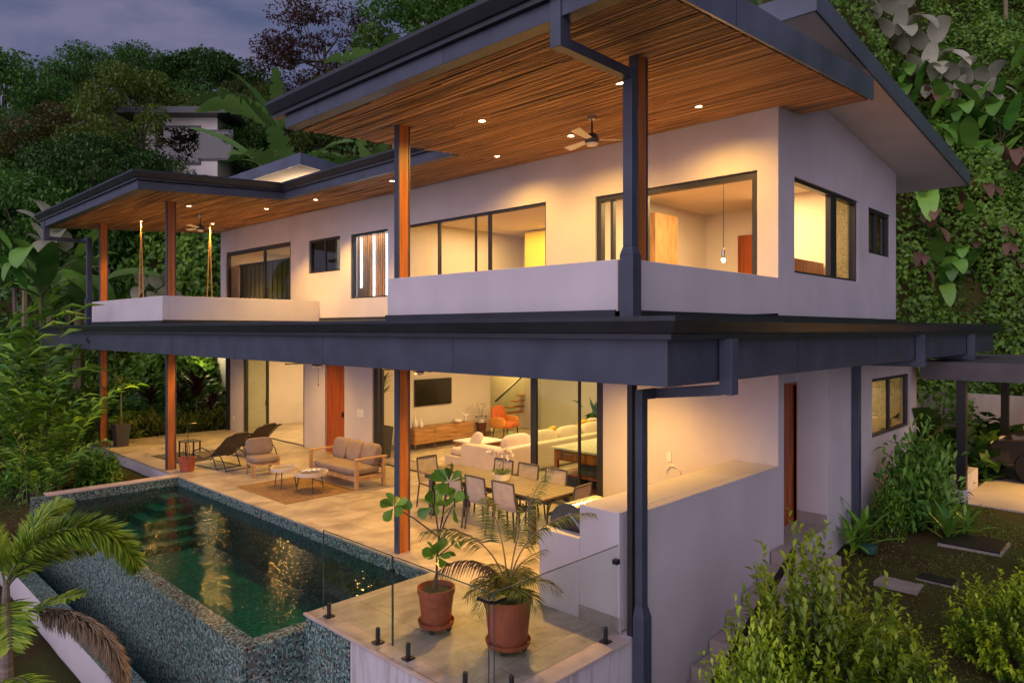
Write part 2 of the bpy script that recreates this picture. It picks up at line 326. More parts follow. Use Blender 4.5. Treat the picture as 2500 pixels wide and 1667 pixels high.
def window(name, axis, pos, u0, u1, v0, v1, muls=(), fw=.055, fd=.09, glass='glass', sill=True, pane_from=None, label=None, handle=None):
    """frame mesh set in the wall, panes behind it"""
    def bx(mb, t0, t1, a, b, c, d):
        mb.box(pos + t0, a, c, pos + t1, b, d) if axis == 'x' else mb.box(a, pos + t0, c, b, pos + t1, d)
    t0, t1 = .04, .04 + fd; f = MB()
    bx(f, t0, t1, u0, u1, v1 - fw, v1)
    if sill: bx(f, t0, t1, u0, u1, v0, v0 + fw * .7)
    else: bx(f, t0, t1, u0, u1, v0, v0 + .012)
    lo = v0 + (fw * .7 if sill else .012)
    bx(f, t0, t1, u0, u0 + fw, lo, v1 - fw); bx(f, t0, t1, u1 - fw, u1, lo, v1 - fw)
    for m in muls:
        w = fw if not isinstance(m, tuple) else m[1]; mm = m if not isinstance(m, tuple) else m[0]
        bx(f, t0 + .015, t1 - .015, mm - w / 2, mm + w / 2, lo, v1 - fw)
    o = f.build(name, M['frame'], house, bevel=.004)
    if label: o['label'] = label
    a, b = pane_from or (u0 + fw, u1 - fw)
    if b > a:
        g = MB(); bx(g, t0 + fd * .45, t0 + fd * .45 + .008, a, b, lo, v1 - fw); g.build('pane', M[glass], o)
    if handle:
        h = MB(); bx(h, -.02, .03, handle - .015, handle + .015, .98, 1.16); h.build('handle', M['black'], o)
    return o
PL, PW, MT = M['plaster'], M['plaster_warm'], M['metal']
# --- front wall, lower floor
wall('x', XW, .2, 4.28, 22.9, 0, 2.85, [(7.45, 14.55, 0, 2.72), (15.8, 16.75, 0, 2.62), (17.85, 21.7, 0, 2.72)]).build('wall', PL, house)
# --- front wall, upper floor
wall('x', XW, .2, 4.28, 23.35, 3.5, 6.57, [(4.6, 7.62, 3.62, 5.69), (8.8, 13.6, 3.9, 5.75), (13.9, 15.5, 4.1, 5.75), (16.0, 17.6, 4.86, 5.78), (18.62, 22.95, 3.6, 5.86)]).build('wall', PL, house)
MB().box(XW + .02, 4.28, 6.57, XW + .2, 10.2, 7.12).box(XW + .02, 15.9, 6.57, XW + .2, 23.4, 7.2).box(XW + .02, 10.2, 6.57, XW + .2, 15.9, 6.7).build('clerestory_wall', PL, house)
# --- right wall, upper floor with the raking top
wall('y', YW, .2, XW + .2, 15.84, 3.5, 6.5, [(10.64, 13.55, 4.17, 5.64), (14.11, 15.49, 4.75, 5.61)]).build('wall', PL, house)
MB().prism([(XW + .2, YW + .001, 6.5), (15.84, YW + .001, 6.5), (15.84, YW + .001, shed(15.84) - .005), (XW + .2, YW + .001, shed(XW + .2) - .005)], (0, .19, 0)).build('wall', PL, house)
wall('x', 15.64, .2, YW + .2, 23.35, 3.5, 6.5).build('wall', PL, house)
wall('y', 23.15, .2, XW + .2, 15.64, 3.5, 6.7).build('wall', PL, house)
# --- right wall, lower floor: door recess, window
wall('y', YW, .2, XW + .2, 10.24, -1.2, 2.85).build('wall', PL, house)
wall('y', YW, .2, 12.05, 17.38, -1.2, 2.85, [(14.31, 16.86, 1.23, 2.36)]).build('wall', PL, house)
wall('y', YW, .2, 10.24, 12.05, -1.2, -.012).build('wall', PL, house)
wall('y', 4.80, .15, 10.4, 12.05, 0, 2.85, [(11.08, 12.0, 0, 2.36)]).build('wall', PL, house)
B(12.05, YW + .2, 0, 12.2, 4.95, 2.85).build('wall', PL, house)
B(12.036, YW + .02, .001, 12.05, 4.79, .2).build('skirting', M['skirt'], house)
B(10.24, YW + .002, -.012, 12.05, 4.80, .0).build('threshold_floor', M['skirt'], house)
d = B(11.08, 4.84, 0, 12.0, 4.89, 2.36).build('door', M['door_wood'], house, bevel=.004); d['label'] = 'tall red brown timber side door'
MB().box(11.04, 4.79, 0, 11.08, 4.94, 2.4).box(12.0, 4.79, 0, 12.03, 4.94, 2.4).box(11.08, 4.79, 2.36, 12.0, 4.94, 2.4).build('frame', M['door_wood'], d)
MB().box(11.15, 4.81, 1.0, 11.18, 4.84, 1.14).build('handle', M['black'], d)
wall('x', 17.18, .2, YW + .2, 22.9, 0, 2.85).build('wall', PL, house)
wall('y', 22.7, .2, XW + .2, 17.18, 0, 2.85).build('wall', PL, house)
# retaining wall below the patio and counter
MB().box(4.19, YW, -4.5, 4.39, 6.47, -.05).box(4.39, YW, -4.5, 6.3, YW + .2, -.012).box(6.3, YW + .004, -4.5, 10.05, YW + .2, -.012).build('retaining_wall', M['plaster_stained'], house)
B(5.32, YW - .012, -.52, 5.5, YW, -.4).build('vent_grille', M['black'], house)
# --- slab canopy between the floors
can = MB()
can.box(5.75, 3.57, 2.85, 20.7, YW, 3.39).box(5.75, YW, 2.85, XW, 26.2, 3.3)
can.hexa([(5.75, YW, 3.3), (XW, YW, 3.3), (XW, 26.2, 3.3), (5.75, 26.2, 3.3)], [(5.75, YW, 3.40), (XW, YW, 3.54), (XW, 26.2, 3.54), (5.75, 26.2, 3.40)])
canopy = can.build('canopy_roof', M['roofm'], house)
MB().box(5.76, 3.58, 2.835, 17, YW, 2.848).box(5.76, YW, 2.835, XW, 26.1, 2.848).build('ceiling', M['dark_ceiling'], canopy)
def slots(mb, z): return mb
MB().box(5.6, 3.42, 2.77, 5.75, 26.3, 3.21).box(5.75, 3.42, 2.77, 20.8, 3.57, 3.21).box(5.75, 26.15, 2.77, XW, 26.3, 3.21).build('beam', MT, canopy, bevel=.004)
def gutter_y(x, z, y0, y1, s=1.0):   # runs along y, opens to -x
    p = [(0, 0), (-.10, 0), (-.10, .05), (-.13, .06), (-.2, .17), (-.2, .215), (-.17, .215), (-.17, .19), (0, .16)]
    return [(x + a * s, y0, z + b * s) for a, b in p], (0, y1 - y0, 0)
def gutter_x(y, z, x0, x1, s=1.0):
    p = [(0, 0), (-.10, 0), (-.10, .05), (-.13, .06), (-.2, .17), (-.2, .215), (-.17, .215), (-.17, .19), (0, .16)]
    return [(x0, y + a * s, z + b * s) for a, b in p], (x1 - x0, 0, 0)
def mitre_gutter(x, y, z, y1, x1, s=1.0, dz=0):   # L-shaped with a mitred outer corner at (x, y)
    p = [(0, 0), (-.10, 0), (-.10, .05), (-.13, .06), (-.2, .17), (-.2, .215), (-.17, .215), (-.17, .19), (0, .16)]
    A = [(x + a * s, y1, z + b * s) for a, b in p]; C = [(x + a * s, y + a * s, z + b * s) for a, b in p]; D = [(x1, y + a * s, z + b * s + dz) for a, b in p]
    n = len(p); mb = MB()
    return mb.add(A + C + D, [tuple(range(n))[::-1], tuple(range(2 * n, 3 * n))] + [(k * n + i, k * n + (i + 1) % n, (k + 1) * n + (i + 1) % n, (k + 1) * n + i) for k in range(2) for i in range(n)])
mitre_gutter(5.6, 3.42, 3.21, 26.35, 20.85).build('gutter', M['gutter'], canopy)
seam = MB()
for yy in (6.4, 9.4, 12.4, 15.4, 18.4, 21.4, 24.4): seam.box(5.598, yy, 2.772, 5.601, yy + .006, 3.2)
for xx in (8.6, 11.6, 14.6, 18.9): seam.box(xx, 3.418, 2.772, xx + .006, 3.421, 3.2)
seam.build('panel_seam', M['black'], canopy)
# flashing strips at the foot of the upper walls
MB().box(6.17, 4.42, 3.40, 6.197, 8.6, 3.515).box(6.38, YW - .03, 3.42, 15.84, YW - .003, 3.51).box(5.95, 17.02, 3.40, 5.977, 22.5, 3.515).box(5.98, 17.02, 3.42, XW - .03, 17.047, 3.53).box(XW - .03, 8.6, 3.5, XW - .003, 17.0, 3.62).build('flashing', M['gutter'], house)
# --- balcony parapets
MB().box(6.2, 4.40, 3.5, 6.35, 8.58, 4.06).box(6.35, 8.43, 3.5, XW, 8.58, 4.06).box(6.39, YW, 3.5, XW, YW + .15, 4.062).build('parapet', PL, house, bevel=.006)
MB().box(5.98, 17.05, 3.5, 6.13, 22.5, 4.09).box(6.13, 17.05, 3.5, XW, 17.2, 4.09).box(6.13, 22.35, 3.5, XW, 22.5, 4.09).build('parapet', PL, house, bevel=.006)
MB().box(6.35, YW + .15, 3.5, XW, 8.43, 3.56).box(6.13, 17.2, 3.5, XW, 22.35, 3.56).build('balcony_floor', M['deck'], house)
# --- upper bamboo-soffit roofs
def slope_plate(x0, x1, y0, y1, f, h0, h1):
    return MB().hexa([(x0, y0, f(x0) + h0), (x1, y0, f(x1) + h0), (x1, y1, f(x1) + h0), (x0, y1, f(x0) + h0)], [(x0, y0, f(x0) + h1), (x1, y0, f(x1) + h1), (x1, y1, f(x1) + h1), (x0, y1, f(x0) + h1)])
XR = 10.9
def reeds(x0, x1, y0, y1, seed):
    rg = random.Random(seed); mb = MB(); x = x0 + .02
    while x < x1 - .02:
        w = rg.uniform(.017, .028); y = y0
        while y < y1:
            L_ = min(rg.uniform(1.6, 3.4), y1 - y); ye = y + L_ if y + L_ < y1 - .3 else y1
            r = w * .5; zz = sof(x) - (rg.uniform(.0, .016) if rg.random() < .8 else -.008); k = rg.uniform(-.004, .004); zb = sof(x) + .012
            a = [(x - r, y, zb), (x - r * .7, y, zz - r * .6), (x + r * .7, y, zz - r * .6), (x + r, y, zb)]
            b = [(x - r + k, ye, zb), (x - r * .7 + k, ye, zz - r * .6), (x + r * .7 + k, ye, zz - r * .6), (x + r + k, ye, zb)]
            mb.add(a + b, [(0, 4, 5, 1), (1, 5, 6, 2), (2, 6, 7, 3), (0, 1, 2, 3), (7, 6, 5, 4)]); y = ye
        x += w + rg.choice([.001, .003, .004, .008, .016])
    return mb
rr = slope_plate(5.1, XR, 3.26, 9.45, sof, .015, .30).build('roof', M['roofm'], house)
reeds(5.22, XR - .02, 3.3, 9.44, 3).build('bamboo_soffit', M['bamboo'], rr)
MB().hexa([(5.1, 3.24, sof(5.1) - .02), (XR + .01, 3.24, sof(XR) - .01), (XR + .01, 3.27, sof(XR) - .01), (5.1, 3.27, sof(5.1) - .02)], [(5.1, 3.24, sof(5.1) + .33), (XR + .01, 3.24, sof(XR) + .31), (XR + .01, 3.27, sof(XR) + .31), (5.1, 3.27, sof(5.1) + .33)]).build('fascia', M['roofm'], rr)
B(5.02, 3.24, 6.24, 5.2, 9.46, 6.42).build('beam', MT, rr, bevel=.004)
sm2 = MB()
for yy in (5.9, 8.6): sm2.box(5.0185, yy, 6.242, 5.0205, yy + .005, 6.419)
for xx in (6.6, 8.9): sm2.hexa([(xx, 3.237, sof(xx) - .012), (xx + .006, 3.237, sof(xx) - .012), (xx + .006, 3.2405, sof(xx) - .012), (xx, 3.2405, sof(xx) - .012)], [(xx, 3.237, sof(xx) + .318), (xx + .006, 3.237, sof(xx) + .318), (xx + .006, 3.2405, sof(xx) + .318), (xx, 3.2405, sof(xx) + .318)])
sm2.build('panel_seam', M['black'], rr)
g = MB(); g.prism(*gutter_y(5.06, 6.423, 3.22, 9.75, 1.02)); g.build('gutter', M['gutter'], rr)
# left roof and the narrow middle eave
lr = MB(); lr.hexa(*[[(x, y, sof(x) + h) for x, y in ((5.1, 15.8), (8.4, 15.8), (8.4, 23.75), (5.1, 23.75))] for h in (.015, .3)])
lr.hexa(*[[(x, y, sof(x) + h) for x, y in ((8.4, 9.46), (XR, 9.46), (XR, 23.75), (8.4, 23.75))] for h in (.015, .3)])
lr = lr.build('roof', M['roofm'], house)
rd = reeds(5.2, 8.42, 15.86, 23.7, 5); rd2 = reeds(8.42, XW - .01, 9.47, 23.7, 7); rd.add(rd2.v, rd2.f); rd.build('bamboo_soffit', M['bamboo'], lr)
MB().box(5.02, 15.72, 6.24, 5.2, 23.8, 6.42).build('beam', MT, lr, bevel=.004)
def slbeam(mb, x0, x1, y0, y1, h0, h1): return mb.hexa([(x0, y0, sof(x0) + h0), (x1, y0, sof(x1) + h0), (x1, y1, sof(x1) + h0), (x0, y1, sof(x0) + h0)], [(x0, y0, sof(x0) + h1), (x1, y0, sof(x1) + h1), (x1, y1, sof(x1) + h1), (x0, y1, sof(x0) + h1)])
slbeam(MB(), 5.2, 8.36, 15.72, 15.84, -.015, .16).build('beam', MT, lr, bevel=.004)
B(8.30, 9.5, sof(8.4) - .02, 8.42, 15.84, sof(8.4) + .16).build('beam', MT, lr, bevel=.004)
p = [(0, 0), (-.10, 0), (-.10, .05), (-.13, .06), (-.2, .17), (-.2, .215), (-.17, .215), (-.17, .19), (0, .16)]; p = [(a * .9, b * .9) for a, b in p]; n_ = len(p); gm = MB()
z1, z2 = 6.423, sof(8.36) + .162
gm.add([(5.06 + a, 23.95, z1 + b) for a, b in p] + [(5.06 + a, 15.76 + a, z1 + b) for a, b in p] + [(8.34 + a, 15.76 + a, z2 + b) for a, b in p] + [(8.34 + a, 9.3, z2 + b) for a, b in p],
       [tuple(range(n_))[::-1], tuple(range(3 * n_, 4 * n_))] + [(k * n_ + i, k * n_ + (i + 1) % n_, (k + 1) * n_ + (i + 1) % n_, (k + 1) * n_ + i) for k in range(3) for i in range(n_)])
gm.build('gutter', M['gutter'], lr)
# --- the two high shed roofs behind
for (x0, x1, y0, y1, dz, nm) in ((8.85, 17.44, 3.3, 10.2, 0, 'a'), (8.85, 17.0, 15.9, 23.9, .17, 'b')):
    f = lambda x, dz=dz: shed(x) + dz
    sr = slope_plate(x0, x1, y0, y1, f, .02, .26).build('roof', M['roofm'], house)
    slope_plate(x0 + .02, x1 - .02, y0 + .02, y1 - .02, f, 0, .018).build('soffit', M['soffit_white'], sr)
    MB().hexa([(x0 - .02, y0 - .02, f(x0) - .015), (x1 + .02, y0 - .02, f(x1) - .015), (x1 + .02, y0, f(x1) - .015), (x0 - .02, y0, f(x0) - .015)], [(x0 - .02, y0 - .02, f(x0) + .28), (x1 + .02, y0 - .02, f(x1) + .28), (x1 + .02, y0, f(x1) + .28), (x0 - .02, y0, f(x0) + .28)]).box(x0 - .02, y0 + .001, f(x0) - .015, x0, y1, f(x0) + .28).build('fascia', M['roofm'], sr)
B(15.9, 4.2, 7.0, XR, 10.0, 7.0).build('ceiling', M['ceiling'], house) if False else None
# --- posts: timber cheeks on a steel core
def post(x, y, z0, z1):
    o = B(x + .022, y - .045, z0, x + .19, y + .045, z1).build('post', M['post_wood'], house, bevel=.003)
    MB().box(x, y - .055, z0, x + .02, y + .055, z1).box(x + .192, y - .055, z0, x + .212, y + .055, z1).build('steel_plate', M['metal'], o)
for (x, y) in ((6.21, 8.37), (6.14, 17.27), (6.1, 22.25)):
    post(x, y, 0, 2.84); post(x, y, 3.5, sof(x + .1) + .01)
post(6.47, 4.385, 4.06, sof(6.5) + .01)
B(6.3, 4.285, -.02, 6.4, 4.35, 2.84).build('post', M['frame'], house, bevel=.003)
B(10.0, 22.6, 0, 10.045, 22.85, 2.84).build('trim', M['frame'], house)
# --- rainwater pipes
PD = .125
def pipe(pts, w=PD):
    mb = MB()
    for a, b in zip(pts[:-1], pts[1:]): mb.bar(a, b, w)
    return mb
def flare(mb, x, y, z): return mb.hexa([(x - .085, y - .085, z - .12), (x + .085, y - .085, z - .12), (x + .085, y + .085, z - .12), (x - .085, y + .085, z - .12)], [(x - .0625, y - .0625, z), (x + .0625, y - .0625, z), (x + .0625, y + .0625, z), (x - .0625, y + .0625, z)])
mb = MB().box(5.0, 4.20, 5.96, 5.15, 4.33, 6.45).box(5.15, 4.21, 5.965, 6.18, 4.315, 6.07).box(6.18, 4.205, 4.19, 6.29, 4.32, 6.08)
mb.hexa([(6.155, 4.175, 4.1), (6.315, 4.175, 4.1), (6.315, 4.345, 4.1), (6.155, 4.345, 4.1)], [(6.18, 4.205, 4.19), (6.29, 4.205, 4.19), (6.29, 4.32, 4.19), (6.18, 4.32, 4.19)])
mb.box(6.155, 4.175, 3.43, 6.315, 4.345, 4.1); mb.build('downpipe', MT, house, bevel=.004)
mb = MB().box(6.55, 3.26, 2.64, 6.69, 3.40, 3.21).hexa([(6.56, 3.40, 2.63), (6.68, 3.40, 2.63), (6.68, 4.15, 2.55), (6.56, 4.15, 2.55)], [(6.56, 3.40, 2.74), (6.68, 3.40, 2.74), (6.68, 4.15, 2.66), (6.56, 4.15, 2.66)]).box(6.29, 4.15, .34, 6.40, 4.24, 2.655).box(6.40, 4.15, 2.55, 6.68, 4.24, 2.655)
mb.hexa([(6.27, 4.12, .22), (6.43, 4.12, .22), (6.43, 4.255, .22), (6.27, 4.255, .22)], [(6.29, 4.15, .34), (6.40, 4.15, .34), (6.40, 4.24, .34), (6.29, 4.24, .34)]).box(6.27, 4.12, -1.6, 6.43, 4.255, .22)
mb.build('downpipe', MT, house, bevel=.004)
for xx, dp in ((13.85, True), (17.9, False)):
    mb = MB().box(xx - .08, 3.27, 2.64, xx + .06, 3.41, 3.21).box(xx - .075, 3.41, 2.645, xx + .055, YW - .13, 2.76)
    if dp: mb.box(13.2, YW - .13, 2.65, xx + .05, YW - .01, 2.76).box(13.15, YW - .13, -.9, 13.28, YW - .01, 2.65)
    mb.build('downpipe', MT, house, bevel=.004)
mb = MB().box(5.0, 23.35, 5.85, 5.14, 23.5, 6.42).box(5.14, 23.37, 5.86, 5.95, 23.48, 5.97).box(5.92, 22.72, 4.19, 6.05, 22.85, 5.97).box(5.93, 22.85, 5.865, 6.04, 23.48, 5.965).box(5.89, 22.69, 3.43, 6.07, 22.88, 4.19)
mb.build('downpipe', MT, house, bevel=.004)
# --- windows and doors
window('sliding_door', 'x', XW, 7.45, 14.55, 0, 2.72, [(9.18, .15), (14.25, .1), (8.05, .035)], fw=.17, sill=False, pane_from=(7.62, 9.18), glass='glass_green')
window('sliding_door', 'x', XW, 17.85, 21.7, 0, 2.72, [(20.2, .09)], fw=.12, sill=False, pane_from=(20.2, 21.58), glass='glass_green', handle=20.12)
d = B(XW + .05, 15.8, 0, XW + .1, 16.75, 2.62).build('door', M['door_wood'], house, bevel=.004); d['label'] = 'red brown plank timber door beside the glass doors'
MB().box(XW + .0, 15.9, 1.0, XW + .045, 15.93, 1.14).build('handle', M['black'], d)
window('window', 'x', XW, 4.6, 7.62, 3.62, 5.69, [(6.62, .1), (7.3, .06)], fw=.10, fd=.12, pane_from=(6.6, 7.52))
window('window', 'x', XW, 8.8, 13.6, 3.9, 5.75, [(10.42, .07), (12.05, .07), (10.85, .025)], fw=.055, pane_from=(8.86, 13.54))
window('window', 'x', XW, 13.9, 15.5, 4.1, 5.75, [], fw=.06)
window('window', 'x', XW, 16.0, 17.6, 4.86, 5.78, [16.85], fw=.07, glass='glass_dark')
window('sliding_door', 'x', XW, 18.62, 22.95, 3.6, 5.86, [(20.35, .1)], fw=.12, sill=False, glass='glass_green', pane_from=(18.74, 20.35))
window('window', 'y', YW, 10.64, 13.55, 4.17, 5.64, [(12.45, .28)], fw=.06, fd=.12, pane_from=(12.5, 13.49), glass='glass_dark')
window('window', 'y', YW, 14.11, 15.49, 4.75, 5.61, [14.75], fw=.06, fd=.12, glass='glass_dark')
window('window', 'y', YW, 14.31, 16.86, 1.23, 2.36, [15.6], fw=.07, glass='glass_dark')
# --- switch plates and sockets on the outer wall
for (y, z, w, h) in ((15.05, 1.18, .3, .2), (6.1, 1.21, .09, .15), (22.35, .42, .1, .12)):
    MB().box(XW - .014, y - w / 2, z - h / 2, XW - .002, y + w / 2, z + h / 2).build('wall_plate', M['white'], house, bevel=.003)
MB().tube([(XW - .03, 6.02 + .13 * math.cos(t), .95 + .13 * math.sin(t)) for t in np.linspace(0, math.pi, 12)], .008, 6).build('cable_loop', M['white'], house)
# --- floors, ceilings and inner walls
MB().box(XW, 4.48, -.1, 20, 22.7, -.004).build('floor', M['deck'], house)
MB().box(XW + .2, 4.48, 3.3, 15.64, 23.15, 3.5).build('floor', M['oak'], house)
MB().box(XW + .2, 4.48, 2.75, 20.0, 22.7, 2.8).build('ceiling', M['ceiling'], house)
MB().box(XW + .2, 4.48, 5.95, 15.64, 13.9, 6.0).box(XW + .2, 18.2, 5.95, 15.64, 23.15, 6.0).build('ceiling', M['ceiling'], house)
iw = MB()
iw.box(10.25, 15.72, 0, 15.3, 15.84, 2.75).box(10.25, 17.0, 0, 14.5, 17.12, 2.75).box(14.5, 17.0, 0, 14.62, 22.7, 2.75)   # tv wall, bedroom
iw.box(16.9, 4.48, 0, 17.02, 15.0, 2.75)
iw.box(10.25, 13.65, 3.5, 15.64, 13.75, 5.95).box(10.25, 16.46, 3.5, 13, 16.56, 5.95).box(10.25, 17.9, 3.5, 15.64, 18.0, 5.95).box(10.25, 8.0, 3.5, 15.64, 8.1, 5.95)
iw.box(13.0, 8.1, 3.5, 13.1, 9.6, 5.95).box(14.6, 9.6, 3.5, 14.7, 13.8, 5.95).box(13.6, 4.48, 3.5, 13.7, 6.3, 5.95).box(14.8, 6.3, 3.5, 14.9, 8.0, 5.95).box(13.5, 18.0, 3.5, 13.6, 23.15, 5.95)
iw.build('interior_wall', PW, house)
B(10.25, 13.76, 2.8, 15.6, 13.8, 5.95).build('interior_wall', PW, house)
B(13.7, 11.05, 3.5, 13.75, 12.75, 5.9).build('yellow_wall', M['yellow_wall'], house)
B(18.4, 12.0, 0, 18.5, 19.5, 5.8).build('ochre_wall', M['ochre'], house)
MB().box(11.3, 16.6, 3.5, 11.34, 17.85, 5.95).build('blind', M['blind'], house)
MB().box(10.25, 15.7, 0, 10.5, 15.71, .12).box(10.5, 15.7, 0, 15.3, 15.717, .12).box(14.48, 17.13, 0, 14.497, 22.7, .12).build('skirting', M['skirt'], house)
sp = MB()
for i in range(9): sp.box(10.52 + i * .075, 15.66, .05, 10.56 + i * .075, 15.72, 2.7)
sp.build('slat_panel', M['slat'], house)
sp = MB(); y = 13.9
while y < 16.4: sp.box(10.62, y, 3.52, 10.66, y + .055, 5.9); y += .085
sp = sp.build('slat_panel', M['slat'], house)
B(10.67, 13.82, 3.52, 10.72, 16.45, 5.92).build('slat_backing', PW, house)
for y, z0 in ((15.84, 4.42), (15.25, 3.95), (14.68, 3.9)): B(10.595, y, z0, 10.615, y + .035, 5.75).build('led_strip', M['led'], sp)
# curtains upstairs left; timber headboard and wardrobe upstairs right
cb = MB()
for i in range(23): cb.box(10.6 + .03 * (i % 2), 19.6 + i * .152, 3.52, 10.66 + .03 * (i % 2), 19.752 + i * .152, 5.42)
cb.build('curtain', M['curtain'], house)
B(10.58, 19.55, 5.42, 10.7, 23.12, 5.5).build('curtain_rail', M['frame'], house)
B(12.0, 7.6, 3.5, 12.85, 7.98, 5.65).build('wardrobe', M['furn_wood'], house, bevel=.01)
d = B(14.74, 6.45, 3.5, 14.79, 7.2, 5.4).build('door', M['door_wood'], house); d['label'] = 'panelled brown door inside the upper bedroom'
B(11.2, 4.9, 4.1, 13.55, 4.98, 4.55).build('headboard', M['door_wood'], house)
# far wing beyond the left end of the house
MB().box(11.5, 25.0, -.3, 11.7, 28.2, 2.85).build('wall', M['plaster_warm'], house)
B(11.42, 24.9, -.3, 11.5, 25.02, 2.85).build('post', M['frame'], house); B(11.42, 27.0, -.3, 11.5, 27.12, 2.85).build('post', M['frame'], house)
MB().tube([(14.3, 25.6, 6.9), (14.3, 25.6, 9.2)], .05, 8).build('vent_pipe', M['chrome'], house)
for o in list(house.children): o.location = o.location - HB
# ------------------------------------------------------------------ deck, pool
dk = MB().box(6.05, 4.48, -.03, XW, 22.9, 0).box(4.19, 4.48, -.03, 6.05, 7.38, 0)
tag(dk.build('deck', M['deck']), kind='structure')
MB().box(6.05, 16.6, -.5, 6.3, 22.9, -.032).build('deck_edge', PL, None, 'structure')
MB().box(6.25, 4.5, -.5, XW, 22.88, -.034).build('deck_base', PL, None, 'structure')
pool = empty('swimming_pool', (4.7, 11.8, -1.5), 0, 'infinity pool lined in teal glass mosaic beside the tiled deck', 'pool')
PB = Vector((4.7, 11.8, -1.5))
MO, MD = M['mosaic'], M['mosaic_deep']
MB().box(3.42, 7.38, -1.7, 3.64, 16.3, -.193).box(3.64, 7.38, -1.7, 4.4, 7.6, -.193).build('infinity_wall', MO, pool, bevel=.004)
MB().box(6.052, 7.385, -1.7, 6.2, 16.3, -.031).box(3.3, 16.3, -1.7, 6.2, 16.5, -.032).box(4.4, 7.385, -1.7, 6.05, 7.42, -.031).box(4.172, 6.47, -4.2, 4.188, 7.37, -.031).box(4.188, 7.37, -1.7, 4.4, 7.379, -.031).build('waterline_tile', MO, pool)
MB().box(3.64, 7.6, -1.25, 6.05, 16.3, -1.15).build('pool_floor', MD, pool)
MB().box(3.641, 7.6, -1.15, 3.66, 16.3, -.21).box(6.03, 7.6, -1.15, 6.051, 16.3, -.23).build('pool_lining', MD, pool)
for k in range(5):
    s = 1.5 - .27 * k
    MB().box(6.03 - s, 16.3 - s * 1.15, -1.149, 6.029, 16.299, -.98 + .16 * k).build('pool_step', MD, pool, bevel=.01)
B(3.55, 16.302, -.03, 6.05, 16.62, .0).build('coping', M['coping'], pool, bevel=.006)
MB().box(4.15, 6.40, -.03, 4.19, 7.40, .0).box(4.15, 4.24, -.03, 4.19, 6.40, 0).box(4.19, 4.24, -.03, 6.2, 4.48, .0).build('coping', M['coping'], pool, bevel=.006)
MB().box(2.75, 2.0, -4.5, 2.99, 17.0, -1.012).build('basin_wall', PL, pool)
MB().box(2.74, 2.0, -1.01, 3.0, 17.0, -.985).box(2.99, 2.0, -1.7, 3.0, 17.0, -1.01).box(3.0, 2.0, -1.75, 3.42, 17.0, -1.7).build('basin_tile', MO, pool)
for o in list(pool.children): o.location = o.location - PB
MB().add([(3.643, 7.6, -.2), (6.05, 7.6, -.2), (6.05, 16.3, -.2), (3.643, 16.3, -.2)], [(0, 1, 2, 3)]).build('pool_water', M['water'], None, 'structure')
MB().add([(3.0, 2.0, -1.5), (3.42, 2.0, -1.5), (3.42, 17, -1.5), (3.0, 17, -1.5)], [(0, 1, 2, 3)]).build('basin_water', M['water'], None, 'structure')
# glass balustrade on the patio edge
gb = empty('glass_balustrade', (4.3, 4.4, 0), 0, 'clear frameless glass balustrade round the patio corner on black spigots', 'balustrade'); GB = Vector((4.3, 4.4, 0))
def panel(x0, y0, x1, y1):
    t = .006
    p = (MB().box(x0 - t, y0, .05, x0 + t, y1, .97) if x0 == x1 else MB().box(x0, y0 - t, .05, x1, y0 + t, .97)).build('glass_panel', M['rail_glass'], gb)
    e = MB()
    if x0 == x1: e.box(x0 - t, y0, .97, x0 + t, y1, .976).box(x0 - t, y0 - .004, .05, x0 + t, y0, .976).box(x0 - t, y1, .05, x0 + t, y1 + .004, .976)
    else: e.box(x0, y0 - t, .97, x1, y0 + t, .976).box(x0 - .004, y0 - t, .05, x0, y0 + t, .976)
    e.build('edge', M['glass_edge'], p)
panel(4.3, 5.87, 4.3, 7.2); panel(4.3, 4.44, 4.3, 5.85); panel(4.33, 4.4, 6.2, 4.4)
def spig(x, y):
    MB().box(x - .05, y - .05, .001, x + .05, y + .05, .016).cyl((x, y, .016), (x, y, .15), .024).lathe([(.024, 0), (.02, .012), (.001, .016)], 12, (x, y, .15)).build('spigot', M['black'], gb)
for x, y in ((4.3, 7.08), (4.3, 6.12), (4.3, 5.6), (4.3, 4.75), (4.55, 4.4), (5.98, 4.4)): spig(x, y)
MB().box(4.27, 4.4, .88, 4.33, 4.56, .91).box(4.3, 4.37, .88, 4.46, 4.43, .909).build('corner_clamp', M['black'], gb)
MB().box(4.285, 5.835, .8, 4.315, 5.885, .84).build('clamp', M['black'], gb); MB().box(6.14, 4.37, .78, 6.2, 4.43, .83).build('clamp', M['black'], gb)
for o in list(gb.children): o.location = o.location - GB
# ------------------------------------------------------------------ downlights that the photo shows lit
dl0 = None
def downlight(x, y, z, e, spot=115, label='', group='downlights in the bamboo soffits', vis=True):
    o = empty('downlight', (x, y, z), 0, label, 'downlight', group)
    MB().lathe([(.045, -.004), (.062, -.010), (.062, .0), (.045, .012), (.045, -.004)], 16, cap=False).build('trim_ring', M['white'], o)
    MB().lathe([(.0001, -.0035), (.044, -.0035), (.044, .004)], 14).build('bulb', M['lamp'], o)
    lamp('spot_lamp', 'SPOT', (0, 0, -.05), e, WARM, .04, o, spot, 1.0 if spot > 150 else .7)
    return o
UPR = [(7.19, 5.08, 'by the corner downpipe'), (9.07, 5.02, 'nearest the white wall corner'), (7.08, 7.45, 'over the middle of the right balcony'), (8.95, 7.29, 'beside the ceiling fan'), (9.07, 9.15, 'where the two roofs meet')]
for x, y, t in UPR: downlight(x, y, sof(x) - .012, (330 if x > 8.5 else 420), 158, 'round lit downlight in right bamboo soffit ' + t)
